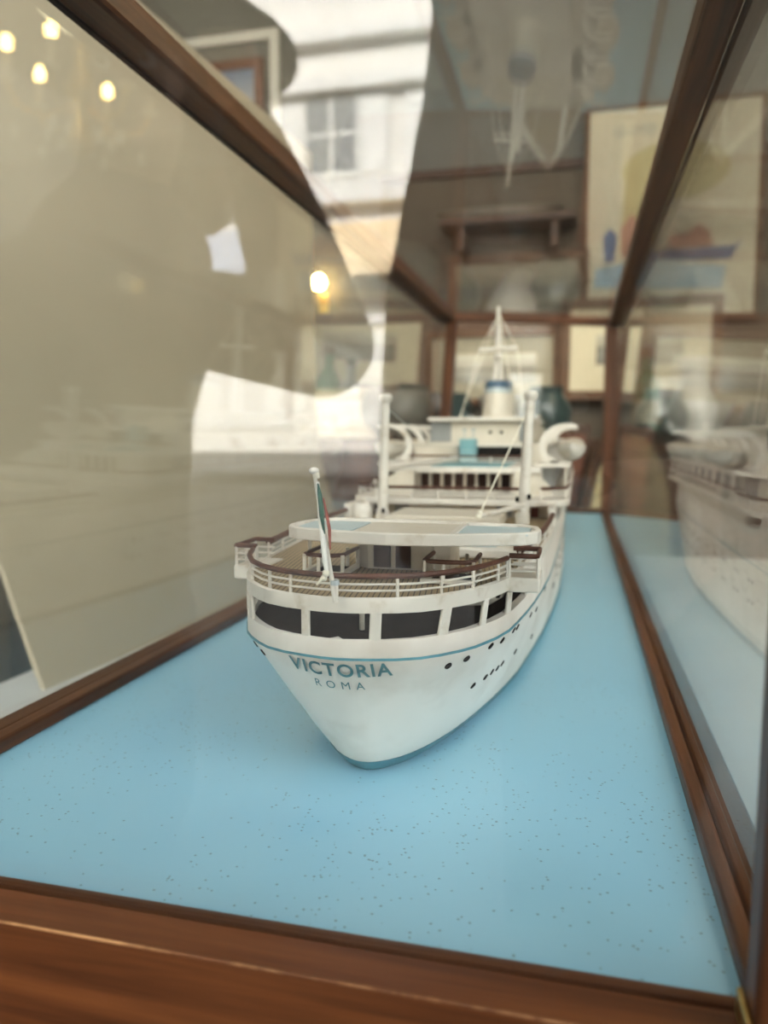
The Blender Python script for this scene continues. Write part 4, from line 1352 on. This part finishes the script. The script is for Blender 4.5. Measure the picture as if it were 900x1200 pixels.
# ------------------------------------------------------------------ the two people on the pavement, met only as reflections in the front pane
M['skin'] = paint('skin', (0.50, 0.31, 0.22), .55, var=.08, scale=40)
M['hair'] = paint('dark_brown_hair', (0.030, 0.018, 0.012), .5, var=.4, scale=160, bump=.3)
M['jacket'] = paint('charcoal_jacket', (0.018, 0.018, 0.020), .95, var=.2, scale=60)
M['jeans'] = paint('dark_blue_trousers', (0.035, 0.045, 0.075), .9, var=.25, scale=90)
M['coat'] = paint('dark_taupe_coat', (0.028, 0.024, 0.020), .95, var=.2, scale=60)
M['shoe'] = paint('black_leather', (0.02, 0.02, 0.02), .4)
M['eye'] = paint('eye_white', (0.8, 0.78, 0.74), .2, var=.02)
M['phone'] = paint('black_phone_glass', (0.012, 0.012, 0.014), .12)
def capsule(mb, a, b_, ra, rb):
    a, b_ = Vector(a), Vector(b_)
    d = (b_ - a).normalized()
    pts, rr = [], []
    for k in range(4):
        t = math.pi/2*k/4
        pts.append(a - d*ra*math.cos(t)); rr.append(max(.001, ra*math.sin(t)))
    pts += [a, a.lerp(b_, .5), b_]; rr += [ra, (ra + rb)/2, rb]
    for k in range(3, -1, -1):
        t = math.pi/2*k/4
        pts.append(b_ + d*rb*math.cos(t)); rr.append(max(.001, rb*math.sin(t)))
    mb.tube(pts, rr, 14)
def chain(mb, pts, rr):
    for a, b_, ra, rb in zip(pts, pts[1:], rr, rr[1:]):
        capsule(mb, a, b_, ra, rb)
def fused(o, vox, it=4):
    r = o.modifiers.new('remesh', 'REMESH'); r.mode = 'VOXEL'; r.voxel_size = vox; r.use_smooth_shade = True
    s_ = o.modifiers.new('smooth', 'SMOOTH'); s_.factor = .5; s_.iterations = it
    return o
def hand(mb, wrist, fwd, nrm_, thumb_side, curl=.5, k=1.0):
    """palm, four unequal bent fingers and a thumb from the side of the palm; nrm_ is the palm side"""
    w_, f_, n_ = Vector(wrist), Vector(fwd).normalized(), Vector(nrm_)
    n_ = (n_ - f_*n_.dot(f_)).normalized()
    s_ = f_.cross(n_).normalized()*thumb_side
    for q in (-.026, -.009, .009, .026):
        capsule(mb, w_ + s_*q*.7*k + f_*.008*k, w_ + f_*.085*k + s_*q*k, .013*k, .012*k)
    for i, (q, ln) in enumerate(((.030, .072), (.010, .080), (-.010, .075), (-.029, .058))):
        p_ = w_ + f_*.090*k + s_*q*k
        pts, an = [p_], 0.15
        for seg in (.42, .33, .25):
            an += curl*(1.0 + .08*i)
            pts.append(pts[-1] + (f_*math.cos(an) + n_*math.sin(an))*ln*seg*k)
        chain(mb, pts, [.0092*k, .0088*k, .008*k, .0068*k])
    p_ = w_ + f_*.022*k + s_*.024*k
    chain(mb, [p_, p_ + (s_*.7 + f_*.6 + n_*.35).normalized()*.042*k, p_ + (s_*.7 + f_*.6 + n_*.35).normalized()*.042*k + (f_*.85 + s_*.25 + n_*.5*curl).normalized()*.030*k], [.014*k, .0105*k, .008*k])
def person(name, label, base, J, skin, top, low, hair_len, k=1.0, hat=False):
    """J: joints in world space. Figure faces +Y."""
    root = empty(name, base, label, 'person')
    H_ = Vector(J['head'])
    up, fw, sd = Vector((0,0,1)), Vector(J.get('face', (0,1,0))).normalized(), None
    sd = fw.cross(up).normalized()
    def hp(x, y, z): return H_ + sd*x*k + fw*y*k + up*z*k
    b_ = MB()
    b_.ell(H_ + up*.025*k - fw*.008*k, (.075*k, .092*k, .090*k), 18, 12)
    b_.ell(hp(0, .015, -.055), (.058*k, .066*k, .066*k), 16, 10)
    capsule(b_, hp(0, .072, -.092), hp(0, .066, -.098), .018*k, .018*k)
    capsule(b_, hp(0, .083, .012), hp(0, .106, -.030), .008*k, .013*k)
    for q in (-1, 1):
        capsule(b_, hp(q*.014, .079, .026), hp(q*.046, .066, .026), .010*k, .009*k)
        capsule(b_, hp(q*.078, -.006, .012), hp(q*.078, -.010, -.030), .013*k, .010*k)
        capsule(b_, hp(q*.042, .055, -.025), hp(q*.046, .045, -.040), .019*k, .017*k)
    capsule(b_, hp(-.019, .083, -.058), hp(.019, .083, -.058), .0065*k, .0065*k)
    capsule(b_, hp(-.016, .081, -.070), hp(.016, .081, -.070), .0075*k, .0075*k)
    N_ = Vector(J['neck'])
    capsule(b_, N_ - up*.03*k, hp(0, -.012, -.06), .058*k, .054*k)
    pel = Vector(J['pelvis'])
    chain(b_, [N_ - up*.10*k, (N_ + pel)/2, pel], [.115*k, .11*k, .12*k])
    cl = MB(); tr = MB()
    for q in ('l', 'r'):
        S_, E_, Wr = Vector(J['sh_' + q]), Vector(J['el_' + q]), Vector(J['wr_' + q])
        chain(b_, [N_ - up*.05*k, S_, E_, Wr], [.06*k, .05*k, .038*k, .027*k])
        chain(cl, [N_ - up*.06*k, S_, S_.lerp(E_, .5), E_, E_.lerp(Wr, .5), E_.lerp(Wr, .93)], [.075*k, .072*k, J.get('slv', .062)*k, J.get('slv', .062)*k, J.get('slv', .062)*.86*k, .043*k])
        hd = J['hand_' + q]
        hand(b_, Wr, hd[0], hd[1], hd[2], hd[3], k)
        hip, kn_, an_ = Vector(J['hip_' + q]), Vector(J['knee_' + q]), Vector(J['ank_' + q])
        chain(b_, [pel, hip, kn_, an_], [.11*k, .085*k, .055*k, .038*k])
        capsule(b_, an_ - up*.03*k, an_ + fw*.14*k - up*.045*k, .036*k, .030*k)
        chain(tr, [pel, hip, hip.lerp(kn_, .5), kn_, an_ + up*.02*k], [.135*k, .108*k, .092*k, .075*k, .066*k])
        sh_ = MB()
        capsule(sh_, an_ - up*.025*k - fw*.02*k, an_ + fw*.02*k - up*.035*k, .048*k, .044*k)
        capsule(sh_, an_ + fw*.03*k - up*.040*k, an_ + fw*.17*k - up*.050*k, .044*k, .036*k)
        lo = min(p_.z for p_ in sh_.v)
        so_ = sh_.build('shoe', M['shoe'], root, smooth=True)
        fused(so_, .008, 3)
    chain(cl, [N_ - up*.10*k, (N_ + pel)/2 + up*.05*k, pel - up*J.get('hem', .05)*k], [.145*k, .150*k, .155*k])
    for q in ('l', 'r'):
        S_ = Vector(J['sh_' + q])
        chain(cl, [S_ - up*.03*k, S_.lerp(pel, .45), pel.lerp(Vector(J['hip_' + q]), .8) - up*J.get('hem', .05)*k], [.085*k, .095*k, .115*k])
    capsule(cl, N_ - up*.02*k, N_ + up*.0*k, .078*k, .074*k)
    body = fused(b_.build('body', M['skin'], root), .0055 if k > .9 else .005, 3)
    fused(cl.build('jacket', M[top], root), .010, 6)
    fused(tr.build('trousers', M[low], root), .010, 5)
    hr = MB()
    hr.ell(H_ + up*.045*k - fw*.022*k, (.088*k, .098*k, .090*k), 18, 12)
    hr.ell(H_ + up*.0*k - fw*.045*k, (.088*k, .072*k, .10*k), 18, 12)
    if hair_len > 0:
        for q in (-1, 1):
            capsule(hr, hp(q*.078, -.02, .02), hp(q*.085, -.03, -hair_len), .030*k, .040*k)
            capsule(hr, hp(q*.045, -.07, .0), hp(q*.055, -.075, -hair_len*1.1), .055*k, .055*k)
    fused(hr.build('hair', M['hair'], root), .008, 2)
    for q in (-1, 1):
        ey = MB().ell(hp(q*.031, .070, .008), (.013*k, .013*k, .011*k), 12, 8).build('eye', M['eye'], root, smooth=True)
        MB().ell(hp(q*.031, .0805, .008), (.0055*k, .0035*k, .0055*k), 10, 6).build('iris', M['hair'], ey, smooth=True)
    if hat:
        bc = hp(0, -.01, .075)
        ht = MB().lathe(bc, [(.086, -.012), (.15, -.014), (.205, -.030), (.206, -.024), (.15, -.004), (.102, .004), (.098, .05), (.080, .085), (.04, .092), (.002, .092)], 28)
        ht.build('sun_hat', M[top], root, smooth=True)
    return root
person('person', 'person in a charcoal jacket holding up a black phone, mirrored in the front pane', (.13, -.33, GZ), dict(
    head=(.12, -.30, .80), face=(-.05, 1, -.45), neck=(.125, -.33, .665), pelvis=(.13, -.34, .07), hem=.06, slv=.060,
    sh_l=(-.055, -.32, .575), el_l=(-.105, -.27, .262), wr_l=(-.104, -.165, .100), hand_l=((.05, 1.0, .05), (1, -.05, 0), 1, .42),
    sh_r=(.305, -.32, .575), el_r=(.37, -.25, .27), wr_r=(.082, -.165, .095), hand_r=((-.15, 1.0, .05), (-1, 0, 0), -1, .42),
    hip_l=(.035, -.34, .03), knee_l=(.02, -.31, -.37), ank_l=(.01, -.36, GZ + .085),
    hip_r=(.225, -.34, .03), knee_r=(.25, -.31, -.37), ank_r=(.26, -.36, GZ + .085)), 'skin', 'jacket', 'jeans', 0)
ph = empty('phone', (-.02, -.04, .03), 'black phone held upright behind the viewpoint, mirrored in the front pane', 'phone')
MB().box(-.055, .014, -.044, -.036, .028, .176).build('phone_body', M['phone'], ph, bevel=.003)
for x, z in ((0, .150), (0, .166), (-.018, .158)):
    MB().add(*(lambda m_: (m_.v, m_.f))(MB().tube([(x, -.037, z), (x, -.0345, z)], .006, 14))).build('lens_ring', M['steel'], ph, smooth=True)
person('person', 'person in a dark taupe coat and hat raising one arm, mirrored in the front pane', (-.73, -.63, GZ), dict(
    head=(-.585, -.60, .625), face=(.15, 1, -.1), neck=(-.65, -.63, .485), pelvis=(-.74, -.64, -.10), hem=.30, slv=.076,
    sh_l=(-.87, -.63, .355), el_l=(-.93, -.64, .08), wr_l=(-.92, -.53, -.13), hand_l=((0, .35, -1), (1, 0, 0), 1, .3),
    sh_r=(-.58, -.61, .325), el_r=(-.325, -.57, .265), wr_r=(-.415, -.54, .545), hand_r=((-.22, .05, .95), (-.3, -1, 0), -1, .35),
    hip_l=(-.82, -.64, -.13), knee_l=(-.83, -.60, -.48), ank_l=(-.83, -.66, GZ + .075),
    hip_r=(-.66, -.64, -.13), knee_r=(-.65, -.60, -.48), ank_r=(-.65, -.66, GZ + .075)), 'skin', 'coat', 'jeans', .14, k=.92, hat=True)
